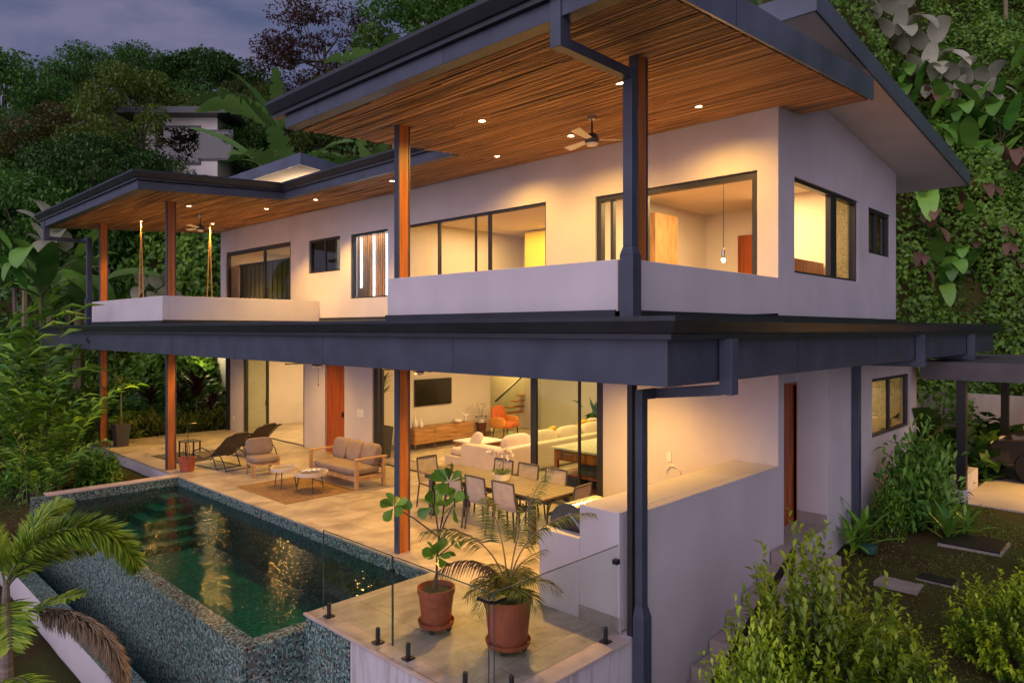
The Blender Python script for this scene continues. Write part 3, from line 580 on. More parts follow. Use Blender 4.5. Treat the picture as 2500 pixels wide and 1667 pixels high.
UPM = [(9.0, 12.28, 'behind the middle timber post'), (8.98, 15.4, 'above the small high window'), (8.7, 17.4, 'above the sliding door head'), (6.85, 21.2, 'over the left swing rope'), (6.84, 17.73, 'right of the second timber post'), (8.85, 21.1, 'beside the left ceiling fan')]
for x, y, t in UPM: downlight(x, y, sof(x) - .012, (640 if x > 8.5 else 420), 108, 'round lit downlight in left bamboo soffit ' + t)
k = 0
for x in (7.0, 8.7):
    for y in (6.4, 9.6, 13.0, 16.6, 20.6):
        k += 1
        downlight(x, y, 2.832, 440 if y < 7 else 225, 155, 'lit downlight hidden under the slab canopy', 'downlights under the slab canopy')
def room(x, y, z, e, sx, sy, col=(1.0, .63, .25)): lamp('room_lamp', 'AREA', (x, y, z), e, col, sx, None, sy=sy)
room(13.2, 11.4, 2.72, 330, 4, 5); room(12.3, 19.6, 2.72, 230, 2.5, 3.5); room(16.9, 16.5, 2.7, 110, 1.0, 1.5, (1, .66, .15))
room(12.2, 11.3, 5.92, 210, 2.2, 3.2); room(12.0, 5.9, 5.92, 230, 2, 2); room(12.3, 20.6, 5.92, 150, 2, 3); room(11.8, 16.8, 5.9, 25, 1, 1); room(16.0, 6.0, 2.5, 90, 1, 1)
room(10.35, 15.1, 5.9, 16, .15, 2.0, (1, .85, .8))
lamp('carport_lamp', 'AREA', (20.0, 1.0, 2.2), 270, (1, .56, .15), 1.5)
lamp('far_wing_lamp', 'POINT', (10.9, 26.6, 2.4), 22, (1, .78, .35), .1)

# cove strips on the lower roofs that wash the high shed soffits
for y0, y1 in ((4.6, 9.6), (16.4, 23.0)):
    lamp('cove_lamp', 'AREA', (9.7, (y0 + y1) / 2, 6.98), 60, (1, .72, .42), .15, None, rot=(math.pi, 0, 0), sy=y1 - y0)
lamp('gable_lamp', 'AREA', (12.5, 4.0, 5.9), 8, (1, .7, .4), .3, None, rot=(math.pi, 0, 0)) if False else None
# ------------------------------------------------------------------ outdoor furniture
def rz(p, a): return (p[0] * math.cos(a) - p[1] * math.sin(a), p[0] * math.sin(a) + p[1] * math.cos(a))
# dining table 0.95 x 3.0
t = empty('dining_table', (8.355, 8.44, 0), 0, 'long charcoal slatted dining table with an orchid bowl on it', 'table')
tp = MB()
for i in range(7): tp.box(-.475 + i * .1365, -1.49, .715, -.475 + i * .1365 + .131, -.004, .74).box(-.475 + i * .1365, .004, .715, -.475 + i * .1365 + .131, 1.49, .74)
tp.build('tabletop', mat('table_slats', (.135, .10, .07), .5, .2, 3, 0, stretch=(1, .4, 1)), t, bevel=.003)
MB().box(-.43, -1.4, .64, .43, 1.4, .712).build('apron', M['charcoal'], t)
for sx in (-1, 1):
    for sy in (-1, 1): B(sx * .42 - .045, sy * 1.2 - .045, 0, sx * .42 + .045, sy * 1.2 + .045, .64).build('leg', M['charcoal'], t, bevel=.004)
def dining_chair():
    o = empty('dining_chair', (0, 0, 0), 0)     # faces +x, back at -x
    f = MB()
    for s in (-1, 1):
        f.tube([(-.30, s * .23, .90), (-.27, s * .235, .66), (-.22, s * .24, .45), (.22, s * .24, .43)], .016, 6)
    f.tube([(-.30, -.23, .90), (-.305, 0, .905), (-.30, .23, .90)], .016, 6).tube([(.22, -.24, .43), (.22, .24, .43)], .014, 6)
    f.build('frame', M['charcoal'], o)
    for s in (-1, 1):
        MB().tube([(.20, s * .24, .43), (.23, s * .24, 0)], .016, 6).build('leg', M['charcoal'], o)
        MB().tube([(-.22, s * .24, .44), (-.29, s * .245, 0)], .016, 6).build('leg', M['charcoal'], o)
        MB().tube([(-.26, s * .243, .66), (-.1, s * .25, .67), (.12, s * .25, .65), (.2, s * .245, .45)], .013, 6).build('armrest', M['charcoal'], o)
    b = MB(); n = 6
    pts = [(-.30, .885), (-.285, .75), (-.268, .62), (-.245, .52), (-.215, .455)]
    vs = []; 
    for x, z in pts:
        for k in range(n + 1): vs.append((x - .018 * math.sin(math.pi * k / n), -.222 + .444 * k / n, z))
    b.add(vs, [(i * (n + 1) + k, i * (n + 1) + k + 1, (i + 1) * (n + 1) + k + 1, (i + 1) * (n + 1) + k) for i in range(len(pts) - 1) for k in range(n)])
    bo = b.build('backrest', M['sling'], o); so_ = bo.modifiers.new('s', 'SOLIDIFY'); so_.thickness = .006
    B(-.215, -.225, .437, .21, .225, .445).build('seat', M['sling'], o)
    return o
ch = dining_chair(); GR = 'grey sling dining chairs around the outdoor table'
spots = [(8.05, 8.92, 0.02, 'grey sling chair on the pool side of the table, farthest left'), (8.05, 8.33, -.02, 'middle grey sling chair on the pool side of the table'), (8.07, 7.72, .03, 'grey sling chair on the pool side behind the areca palm'),
         (8.86, 9.05, math.pi, 'grey sling chair on house side of the table, left of the orchid'), (8.86, 8.42, math.pi + .03, 'grey sling chair on house side of the table, right of the orchid'), (8.86, 7.78, math.pi, 'grey sling chair on house side nearest the kitchen island'),
         (8.36, 10.02, -math.pi / 2, 'grey sling chair at the far left head of the table'), (8.44, 6.95, math.pi / 2 + .08, 'warm lit sling chair at the table head by the pizza oven')]
for i, (x, y, a, l) in enumerate(spots):
    o = ch if i == 0 else copy_tree(ch)
    o.location = (x, y, 0); o.rotation_euler = (0, 0, a); tag(o, l, 'chair', GR)
# outdoor sofa (faces -x)
s_ = empty('outdoor_sofa', (8.42, 13.15, 0), 0, 'acacia framed outdoor sofa with taupe seat and three back cushions', 'sofa')
for sx, sy, h in ((-.34, -.9, .60), (.33, -.9, .60), (-.34, .9, .60), (.33, .9, .60)): B(sx - .035, sy - .035, 0, sx + .035, sy + .035, h).build('leg', M['furn_wood'], s_, bevel=.005)
for sy in (-.9, .9): B(-.375, sy - .045, .60, .40, sy + .045, .635).build('armrest', M['furn_wood'], s_, bevel=.006)
MB().box(-.36, -.865, .17, -.325, .865, .25).box(.31, -.865, .17, .345, .865, .25).box(-.305, -.92, .17, .295, -.885, .25).box(-.305, .885, .17, .295, .92, .25).box(-.32, -.88, .252, .31, .88, .265).build('frame', M['furn_wood'], s_)
MB().box(.36, -.865, .35, .385, .865, .43).box(.36, -.865, .5, .385, .865, .57).build('back_slat', M['furn_wood'], s_)
MB().cushion((-.02, 0, .345), .36, .855, .085, 7, nu=28).build('seat_cushion', M['taupe'], s_, smooth=True)
for k in (-1, 0, 1): MB().cushion((.245, k * .565, .63), .10, .277, .24, 5, Euler((0, .22, 0)).to_matrix(), 24, 12).build('back_cushion', M['taupe'], s_, smooth=True)
a_ = empty('outdoor_armchair', (7.46, 15.1, 0), R(-8), 'low armless taupe cushioned chair on acacia legs', 'chair')
for sx in (-.26, .26):
    MB().bar((sx, -.24, .3), (sx * 1.08, -.27, 0), .05).build('leg', M['furn_wood'], a_); MB().bar((sx, .24, .3), (sx, .29, 0), .05).build('leg', M['furn_wood'], a_)
MB().box(-.3, -.28, .26, .3, .28, .32).build('frame', M['furn_wood'], a_, bevel=.006)
MB().cushion((0, -.02, .385), .31, .31, .075, 6, nu=24).build('seat_cushion', M['taupe'], a_, smooth=True)
MB().cushion((0, .24, .63), .30, .085, .19, 6, Euler((-.15, 0, 0)).to_matrix(), 24).build('back_cushion', M['taupe'], a_, smooth=True)
MB().box(-.26, .27, .3, -.21, .31, .7).box(.21, .27, .3, .26, .31, .7).build('back_post', M['furn_wood'], a_)
# round coffee tables
GT = 'round tray coffee tables on the striped rug'
def tray_table(x, y, r, h, label):
    o = empty('coffee_table', (x, y, 0), random.Random(r).uniform(0, 2), label, 'coffee table', GT)
    MB().lathe([(r - .02, h - .075), (r, h - .07), (r, h), (r - .014, h), (r - .016, h - .036)], 40, cap=False).build('rim', mat('pale_ash', (.62, .5, .37), .5, .12, 4), o, smooth=False)
    MB().lathe([(.0001, h - .066), (r - .015, h - .066), (r - .015, h - .036), (.0001, h - .036)], 40).build('tabletop', mat('grey_ceramic', (.16, .15, .14), .3, .2, 6), o)
    for k in range(3):
        t_ = 2 * math.pi * k / 3 + .4
        MB().cyl((.72 * r * math.cos(t_), .72 * r * math.sin(t_), h - .066), (.95 * r * math.cos(t_), .95 * r * math.sin(t_), 0), .012, .009, 8).build('leg', M['black'], o)
tray_table(7.15, 13.52, .27, .44, 'smaller round coffee table with pale rim on three black legs')
tray_table(7.38, 12.84, .335, .415, 'larger round coffee table with pale rim holding a shell garland')
rg = random.Random(4); gm = MB()
for k in range(13):
    a = k / 12; gm.lathe([(.001, -.028), (.024, -.018), (.03, 0), (.024, .018), (.001, .028)], 8, (7.25 + .26 * a + rg.uniform(-.03, .03), 12.96 - .12 * a + rg.uniform(-.05, .05), .415 + .0))
tag(gm.build('shell_garland', M['white'], smooth=True), 'white and brown shell garland lying on the larger coffee table', 'ornament')
rug = empty('striped_rug', (7.27, 13.28, .002), 0, 'flat woven rug with brown and straw stripes under the coffee tables', 'rug')
MB().box(-.79, -1.07, 0, .79, 1.07, .006).build('weave', mat('straw_weave', (.40, .25, .11), .9, .15, 8, .3, 150), rug)
sm = MB()
for k in range(23): sm.box(-.785, -1.06 + k * .0925, .006, .785, -1.06 + k * .0925 + .05, .0085)
sm.build('stripe', mat('brown_weave', (.10, .05, .022), .9, .2, 8, .3, 150), rug)
# sun loungers
def lounger(label, loc, a):
    o = empty('sun_lounger', loc, a, label, 'sun lounger', 'sling sun loungers on the deck')   # head towards +x
    for s in (-.31, .31):
        f = MB()
        f.tube([(-.95, s, .0), (-.83, s, .16), (-.6, s, .36), (-.3, s, .46), (0, s, .42), (.2, s, .28), (.36, s, 0)], .016, 6)
        f.tube([(-.62, s, .30), (-.2, s, .2), (.12, s, .31), (.5, s, .58), (.78, s, .79), (.93, s, .84)], .016, 6)
        f.tube([(.30, s, .42), (.52, s, .33), (.66, s, .18), (.74, s, 0)], .014, 6).tube([(-.75, s, .02), (.36, s, .02)], .01, 6)
        f.build('side_frame', M['black'], o)
    for cx_, cz_ in ((.36, .02), (.74, .02), (-.62, .3), (.93, .84)): MB().tube([(cx_, -.31, cz_), (cx_, .31, cz_)], .012, 6).build('crossbar', M['black'], o)
    pr = [(-.62, .305), (-.4, .245), (-.2, .205), (-.02, .24), (.12, .315), (.5, .585), (.78, .795), (.86, .83), (.93, .845)]
    sl_ = MB(); vs = [(x, y, z + .008) for x, z in pr for y in (-.285, .285)]
    q = sl_.add(vs, [(2 * i, 2 * i + 1, 2 * i + 3, 2 * i + 2) for i in range(len(pr) - 1)]).build('sling', M['dark_sling'], o)
    q.modifiers.new('s', 'SOLIDIFY').thickness = .006
    MB().cushion((.82, 0, .84), .09, .2, .03, 4, Euler((0, -.6, 0)).to_matrix()).build('headrest', M['dark_sling'], o, smooth=True)
lounger('dark sling sun lounger nearest the pool beside the low armless chair', (7.2, 16.75, 0), R(-82))
lounger('dark sling sun lounger nearer the glass doors with raised head', (8.4, 17.75, 0), R(-80))
st = empty('side_table', (7.12, 18.4, 0), R(3), 'small black slatted side table beside the loungers', 'side table')
MB().box(-.21, -.21, .43, .21, .21, .45).build('tabletop', M['charcoal'], st, bevel=.004)
for sx in (-.18, .18):
    for sy in (-.18, .18): B(sx - .016, sy - .016, 0, sx + .016, sy + .016, .43).build('leg', M['black'], st)
pm = empty('pebble_mat', (7.0, 18.6, .002), R(4), 'dark mat with pale pebble pattern under the lounger foot end', 'mat')
MB().box(-.42, -.85, 0, .42, .85, .008).build('weave', tilemat('pebble_weave', 0, .05, [(0, (.03, .028, .025)), (.55, (.25, .2, .15)), (.8, (.05, .045, .04))], grout=(.015, .014, .012), rough=.8, gw=.16), pm)
# counter with the pizza oven
oc = empty('outdoor_counter', (6.9, 5.0, 0), 0, 'white plastered outdoor kitchen wall and counter below the canopy', 'counter'); ob = Vector((6.9, 5.0, 0))
MB().box(6.27, YW + .15, .001, XW - .01, 4.98, 1.3).box(6.41, YW, -2.4, XW - .01, YW + .15, 1.3).build('bar_wall', PL, oc, bevel=.006)
MB().box(6.258, 4.40, .001, 6.268, 4.985, .16).build('skirting', M['skirt'], oc)
MB().box(6.27, 4.982, .001, 7.2, 5.6, .91).build('oven_plinth', PL, oc, bevel=.006)
MB().box(7.202, 4.982, .001, XW - .02, 5.75, .86).build('cabinet', M['furn_wood'], oc)
MB().box(7.202, 4.982, .862, XW - .02, 5.8, .905).build('worktop', mat('worktop_oak', (.42, .25, .12), .3, .2, 3, stretch=(1, 6, 1)), oc, bevel=.004)
for o in list(oc.children): o.location = o.location - ob
ov = empty('pizza_oven', (6.75, 5.29, .912), 0, 'domed stainless steel pizza oven on the white counter end', 'pizza oven')
n = 20; arc = [(-.29 * math.cos(math.pi * k / n), .04 + .27 * math.sin(math.pi * k / n)) for k in range(n + 1)]
MB().prism([(-.30, y, z) for y, z in [(-.29, .03)] + arc + [(.29, .03)]], (.58, 0, 0)).build('dome', M['chrome'], ov)
MB().prism([(-.303, y, z) for y, z in ((-.2, .04), (0, .2), (.2, .04))], (-.012, 0, 0)).build('door_trim', M['chrome'], ov)
MB().prism([(-.316, y, z) for y, z in ((-.17, .04), (0, .172), (.17, .04))], (-.002, 0, 0)).build('mouth', M['black'], ov)
MB().box(-.32, -.3, 0, .3, .3, .03).build('base', M['black'], ov)
# ceiling fans
def fan(label, x, y, z, drop, a, up=True):
    o = empty('ceiling_fan', (x, y, z), a, label, 'ceiling fan', 'ceiling fans over the terraces')
    MB().lathe([(.065, 0), (.06, -.05), (.02, -.07)], 14).build('canopy_cap', M['chrome'], o)
    MB().cyl((0, 0, -.06), (0, 0, -drop), .014, n=8).build('rod', M['black'], o)
    MB().lathe([(.02, -drop + .06), (.075, -drop + .03), (.11, -drop - .04), (.105, -drop - .09), (.02, -drop - .10)], 18).build('motor', M['charcoal'], o)
    MB().lathe([(.0001, -drop - .15), (.07, -drop - .135), (.09, -drop - .10)], 18).build('light_bowl', M['white'], o)
    for k in range(3):
        t_ = 2 * math.pi * k / 3; c, s = math.cos(t_), math.sin(t_); q = MB()
        def pt(r, w, dz): return (r * c - w * s, r * s + w * c, -drop - .045 + dz)
        q.hexa([pt(.09, -.04, -.012), pt(.62, -.07, -.022), pt(.62, .07, .010), pt(.09, .04, .004)], [pt(.09, -.04, -.004), pt(.62, -.07, -.014), pt(.62, .07, .018), pt(.09, .04, .012)])
        q.build('blade', M['white'] if up else M['charcoal'], o, bevel=.003)
    return o
fan('pale bladed ceiling fan under the right bamboo soffit', 8.2, 6.28, sof(8.2) - .02, .30, R(75))
fan('pale bladed ceiling fan under the left bamboo soffit', 7.75, 19.3, sof(7.75) - .02, .30, R(100))
f1 = fan('dark ceiling fan with a pull cord above the sun loungers', 7.35, 12.55, 2.83, .16, R(40), False)
MB().tube([(.07, 0, -.3), (.07, .0, -.62)], .004, 5).lathe([(.001, -.68), (.012, -.65), (.006, -.62)], 8, (.07, 0, 0)).build('pull_cord', M['black'], f1)
fan('dark ceiling fan above the outdoor sofa and dining table', 7.45, 9.4, 2.83, .16, R(15), False)
# rope swing on the left balcony
sw = empty('rope_swing', (7.83, 21.2, 3.9), 0, 'hanging swing seat on jute ropes under the left bamboo soffit', 'swing')
for xx in (-.96, .96):
    for dy in (-.2, .2): MB().tube([(xx, 0, sof(7.83 + xx) - 3.9 - .02), (xx, dy, .02)], .016, 6).build('rope', M['rope'], sw)
MB().box(-1.05, -.3, -.02, 1.05, .3, .03).build('seat', M['furn_wood'], sw, bevel=.01)
# ------------------------------------------------------------------ living room seen through the open glass
tv = empty('television', (12.95, 15.70, 1.5), 0, 'flat black television on the living room wall', 'television')
MB().box(-.68, -.05, -.38, .68, -.005, .38).build('case', M['black'], tv, bevel=.004)
MB().box(-.665, -.054, -.365, .665, -.051, .365).build('screen', M['screen'], tv)
co = empty('console', (12.85, 15.25, 0), 0, 'low oak media console on thin legs under the television', 'console')
MB().box(-1.1, -.22, .16, 1.1, .22, .6).build('cabinet', M['oak'], co, bevel=.004)
for x0, x1, z0, z1 in ((-1.08, -.4, .18, .58), (-.38, .38, .39, .58), (-.38, .38, .18, .375), (.4, 1.08, .18, .58)): B(x0, -.232, z0, x1, -.222, z1).build('drawer_front', M['oak'], co)
for x in (-1.04, -.35, .35, 1.04):
    for y in (-.19, .19): MB().cyl((x, y, 0), (x, y, .16), .012, n=8).build('leg', M['chrome'], co)
def vase(x, y, z, h, r, label, cat='vase'):
    tag(MB().lathe([(.001, 0), (r, .01), (r, h * .35), (r * .8, h * .55), (r * .25, h * .75), (r * .3, h)], 18, (0, 0, 0)).build('vase', M['white'], smooth=True), label, cat).location = (x, y, z)
vase(11.9, 15.2, .602, .36, .07, 'taller white bottle vase at the left end of the console'); vase(12.05, 15.12, .602, .25, .06, 'shorter white bottle vase at the left end of the console')
q = MB().lathe([(.001, 0), (.1, .01), (.15, .06), (.12, .1), (.001, .11)], 18).build('shell_bowl', M['white'], smooth=True); q.location = (13.45, 15.2, .602); tag(q, 'white shell shaped bowl on the right of the console', 'ornament')
q = MB().tube([(0, 0, 0), (.02, 0, .1), (-.02, 0, .2), (-.12, 0, .26)], [.05, .03, .03, .008], 8).tube([(0, 0, .16), (.1, 0, .2), (.2, 0, .18)], [.03, .025, .006], 8).build('bird_figure', M['white'], smooth=True); q.location = (13.75, 15.2, .602); tag(q, 'white bird figure on the right end of the console', 'ornament')
so2 = empty('corner_sofa', (13.0, 11.4, 0), 0, 'pale linen corner sofa with chaise seen from behind', 'sofa')
sb = Vector((13.0, 11.4, 0)); SF = M['sofa']
MB().cushion((13.1, 10.98, .33), 2.1, .13, .31, 12, nu=32).build('back_panel', SF, so2, smooth=True)
MB().cushion((11.02, 11.6, .33), .13, .62, .31, 12, nu=32).build('side_panel', SF, so2, smooth=True)
MB().box(11.1, 11.1, .06, 15.2, 12.0, .28).box(11.0, 12.0, .06, 12.0, 12.9, .28).build('base', SF, so2, bevel=.02)
MB().cushion((11.6, 12.0, .36), .5, .9, .09, 8, nu=28).build('seat_cushion', SF, so2, smooth=True)
for k in range(3): MB().cushion((12.6 + .92 * k, 11.55, .36), .46, .45, .09, 8, nu=28).build('seat_cushion', SF, so2, smooth=True)
for k in range(4): MB().cushion((11.75 + .95 * k, 11.2, .66), .46, .13, .22, 3.5, Euler((-.2, 0, 0)).to_matrix(), 24).build('back_cushion', SF, so2, smooth=True)
for o in list(so2.children): o.location = o.location - sb
def pillow(x, y, z, m, label, a=0, s=.22, tilt=.5):
    o = MB().cushion((0, 0, 0), s, .08, s, 3.2, Euler((tilt, 0, a)).to_matrix(), 20).build('pillow', m, smooth=True); o.location = (x, y, z); tag(o, label, 'pillow', 'throw pillows on the corner sofa')
pillow(11.25, 12.05, .68, SF, 'pale linen throw pillow at the chaise end of the corner sofa', 1.2); pillow(12.0, 11.75, .64, M['green_fab'], 'green throw pillow in the corner sofa', .6)
pillow(13.4, 11.6, .66, M['mustard'], 'mustard yellow throw pillow on the sofa near the orange armchair', .3); pillow(14.6, 11.5, .72, M['mustard'], 'mustard yellow throw pillow at the right part of the sofa', -.2); pillow(14.9, 11.45, .75, SF, 'pale throw pillow at the right part of the sofa', -.3)
cf = empty('low_table', (12.6, 13.4, 0), 0, 'low white topped living room table beside the corner sofa', 'coffee table')
B(-.5, -.45, .36, .5, .45, .4).build('tabletop', M['white'], cf, bevel=.004)
MB().box(-.45, -.4, .0, -.4, .4, .36).box(.4, -.4, 0, .45, .4, .36).build('leg_frame', M['oak'], cf)
lr_ = B(0, 0, 0, 2.6, 2.0, .008).build('living_rug', mat('cream_rug', (.5, .42, .28), .95, .25, 6, .6, 90)); lr_.location = (10.9, 12.75, .002); tag(lr_, 'cream patterned rug beside the corner sofa', 'rug')
ac = empty('orange_armchair', (15.1, 14.85, 0), R(8), 'orange velvet tub armchair by the stairs', 'armchair')
MB().cushion((0, 0, .42), .34, .34, .09, 6).build('seat', M['orange'], ac, smooth=True)
MB().cushion((0, .27, .68), .33, .09, .3, 4, Euler((-.18, 0, 0)).to_matrix()).build('backrest', M['orange'], ac, smooth=True)
for s in (-1, 1): MB().cushion((s * .34, .05, .5), .06, .3, .17, 4).build('armrest', mat('orange_rim', (.62, .26, .05), .85, .12, 5), ac, smooth=True)
for sx in (-.24, .24):
    for sy in (-.24, .24): MB().cyl((sx, sy, .36), (sx * 1.2, sy * 1.2, 0), .02, .012, 8).build('leg', M['black'], ac)
sto = empty('stool', (14.5, 15.3, 0), 0, 'dark turned wooden stool holding a white orchid', 'stool')
MB().lathe([(.16, 0), (.18, .03), (.14, .25), (.17, .46), (.19, .5), (.001, .5)], 18).build('body', mat('dark_wood', (.10, .03, .015), .4, .3, 4), sto, smooth=False)
isl = empty('kitchen_island', (11.6, 8.0, 0), 0, 'kitchen island with white top, timber drawers and open shelf', 'kitchen island')
MB().box(-.84, -1.25, .88, .84, 1.3, .92).build('worktop', M['white'], isl, bevel=.004)
MB().box(-.78, -1.2, .66, .78, 1.25, .878).box(-.78, -1.2, .0, -.72, -1.12, .66).box(-.78, 1.17, 0, -.72, 1.25, .66).box(.7, -1.2, 0, .78, 1.25, .66).box(-.76, -1.18, .08, .7, 1.23, .12).box(-.76, -1.18, .36, .7, 1.23, .4).build('carcass', M['door_wood'], isl)
for k in range(3): B(-.795, -1.15 + .8 * k, .69, -.782, -.39 + .8 * k, .85).build('drawer_front', M['post_wood'], isl); B(-.81, -.9 + .8 * k, .80, -.797, -.64 + .8 * k, .815).build('handle', M['chrome'], isl)
for k, (y, h) in enumerate(((-.85, .2), (-.2, .22), (.5, .2), (.95, .22))):
    q = B(-.3, -.22, 0, .3, .22, h).build('storage_box', mat('blue_grey_crate', (.06, .08, .10), .5, .3, 3), bevel=.01); q.location = (11.3, 8.0 + y, .122 if k % 2 else .402); tag(q, ['dark blue crate on the upper shelf at the right of the island', 'grey crate on the lower shelf of the island, right one', 'dark blue crate on the upper shelf in the middle of the island', 'grey crate on the lower shelf of the island, left one'][k], 'crate', 'crates on the island shelves')
stair = empty('staircase', (16.2, 15.9, 0), 0, 'open timber staircase with glass balustrade in the ochre stair hall', 'staircase')
for k in range(10): B(-.6 + .0, .1 + .0, .17 + .18 * k, .35, .3, .21 + .18 * k).build('tread', M['post_wood'], stair).location = (.28 * k, .0, 0)
MB().bar((-.5, 0, 1.0), (2.6, 0, 2.85), .05).build('handrail', M['black'], stair)
MB().add([(-.5, .0, .1), (2.6, .0, 1.9), (2.6, .0, 2.8), (-.5, .0, 1.0)], [(0, 1, 2, 3)]).build('glass_panel', M['glass_green'], stair)
bt = empty('bedside_table', (13.9, 18.0, 0), 0, 'small timber bedside table inside the lower bedroom', 'table')
MB().box(-.2, -.2, .12, .2, .2, .45).build('cabinet', M['furn_wood'], bt, bevel=.01); MB().box(-.17, -.17, 0, -.13, .17, .12).box(.13, -.17, 0, .17, .17, .12).build('leg', M['furn_wood'], bt)
q = empty('bed', (13.2, 20.0, 3.5), 0) if False else None
# wall plates inside lower bedroom
for i, (y, z) in enumerate(((20.6, 1.9), (20.1, 1.9), (21.3, .45), (19.5, .45))):
    MB().box(14.48, y - .09, z - .05, 14.496, y + .09, z + .05).build('wall_plate', M['white'], house).location = -HB
# pendant lamp in the upper bedroom
pl = empty('pendant_lamp', (11.0, 5.63, 5.94), 0, 'lit bulb pendant lamp hanging in the upper right bedroom', 'pendant lamp')
MB().cyl((0, 0, 0), (0, 0, -1.25), .006, n=6).build('cord', M['black'], pl)
MB().lathe([(.012, -1.25), (.03, -1.28), (.035, -1.4), (.02, -1.43)], 12).build('holder', M['chrome'], pl)
MB().lathe([(.001, -1.50), (.03, -1.48), (.035, -1.45), (.02, -1.43)], 12).build('bulb', M['lamp'], pl)
lamp('bulb_lamp', 'POINT', (0, 0, -1.55), 12, (1, .66, .3), .05, pl)
# ------------------------------------------------------------------ right side: steps, handrail, carport, car
sp_ = empty('garden_steps', (8.5, 3.7, -.6), 0, 'tiled garden steps climbing along the white side wall', 'steps'); spb = Vector((8.5, 3.7, -.6))
for k in range(8): MB().box(6.6 + .45 * k, 3.45, -2.4, 7.055 + .45 * k, YW - .02, -1.07 + .172 * k).build('step', mat('step_tile', (.34, .28, .25), .6, .15, 3, .1, 40) if k == 0 else bpy.data.materials['step_tile'], sp_, bevel=.006)
for o in list(sp_.children): o.location = o.location - spb
hr = empty('handrail', (7.7, 3.5, .1), 0, 'black metal handrail sloping beside the garden steps', 'handrail')
MB().bar((-1.5, 0, -.64), (.98, 0, .44), .05, .07).build('rail', M['black'], hr)
for x, z0, z1 in ((-1.3, -1.6, -.55), (-.2, -1.1, -.07), (.9, -.7, .4)): B(x - .02, -.02, z0, x + .02, .02, z1).build('baluster', M['black'], hr)
cp = empty('carport', (19.5, .5, -.3), 0, 'dark flat roofed carport over a lit concrete floor', 'carport'); cpb = Vector((19.5, .5, -.3))
MB().box(16.9, -6, 2.24, 23.2, 4.1, 2.62).build('roof', mat('carport_roof', (.085, .075, .075), .6, .2, 2, .1, 40), cp)
for x, y in ((17.02, 3.36), (22.85, 3.5), (17.02, -3), (22.85, -3)):
    B(x - .02, y - .085, -.05, x + .16, y + .085, 2.24).build('post', M['black'], cp); B(x - .07, y - .14, -.35, x + .21, y + .14, -.05).build('plinth', PL, cp, bevel=.01)
for o in list(cp.children): o.location = o.location - cpb
MB().box(16.95, -8, -.5, 27, 3.4, -.30).build('carport_floor', M['concrete'], None, 'structure')
rw = MB().box(25.6, -10, -.4, 25.8, 9.0, 1.3).build('garden_wall', mat('stained_wall', (.48, .42, .36), .85, .3, .9, .2, 30, stretch=(2, 2, .4)), None); tag(rw, 'long stained pale retaining wall behind the carport', 'wall')
lw = MB().box(17.2, 3.42, -.4, 19.0, 3.62, .12).build('garden_wall', PL); tag(lw, 'short low white wall beside the carport post', 'wall')
car = empty('parked_car', (20.9, 1.05, -.298), R(90), 'dark grey pickup nose parked under the carport lamps', 'car')   # nose towards +x local
prof = [(2.3, .45), (2.32, .75), (2.2, .92), (1.3, 1.05), (.75, 1.08), (.05, 1.62), (-1.0, 1.66), (-1.25, 1.1), (-2.4, 1.08), (-2.42, .45)]
bd = MB(); n = len(prof); rows = []
for w_, ins in ((-.88, .04), (-.8, 0), (.8, 0), (.88, .04)):
    rows.append([(x, (w_ if z < 1.1 else w_ * .86), z - (0 if abs(w_) < .85 else .02)) for x, z in prof])
vs = [p for r in rows for p in r]
bd.add(vs, [tuple(range(n)), tuple(range(3 * n, 4 * n))[::-1]] + [(k * n + i, k * n + (i + 1) % n, (k + 1) * n + (i + 1) % n, (k + 1) * n + i) for k in range(3) for i in range(n)])
bd.build('body', mat('car_paint', (.022, .02, .02), .22, .1, 2, coat=.5), car, bevel=.05)
for x in (1.45, -1.5):
    for s in (-1, 1):
        wv = MB().lathe([(.2, -.12), (.36, -.11), (.385, -.05), (.385, .05), (.36, .11), (.2, .12)], 28); 
        wv.v = [(x + a, s * .82 + c, .385 + b) for a, b, c in wv.v]; w_ = wv.build('wheel', mat('tyre_rubber', (.012, .012, .012), .85, .2, 6), car)
        hv = MB().lathe([(.001, -.115), (.19, -.115), (.2, -.09), (.2, .09), (.19, .115), (.001, .115)], 20); hv.v = [(x + a, s * .82 + c, .385 + b) for a, b, c in hv.v]; hv.build('rim', M['chrome'], w_)
MB().add([(.78, -.68, 1.1), (.78, .68, 1.1), (.12, .66, 1.585), (.12, -.66, 1.585)], [(0, 1, 2, 3)]).build('windscreen', M['glass_dark'], car).location = (.02, 0, .02)
for s in (-1, 1):
    MB().add([(.55, s * .80, 1.12), (-.95, s * .80, 1.12), (-.85, s * .775, 1.56), (.1, s * .775, 1.56)], [(0, 1, 2, 3)]).build('side_window', M['glass_dark'], car)
    B(2.2, s * .55 - .2, .72, 2.335, s * .55 + .2, .88).build('headlight', M['white'], car, bevel=.02)
    B(.55, s * .9 - .1, 1.1, .7, s * .9 + .1, 1.25).build('mirror', M['black'], car, bevel=.02)
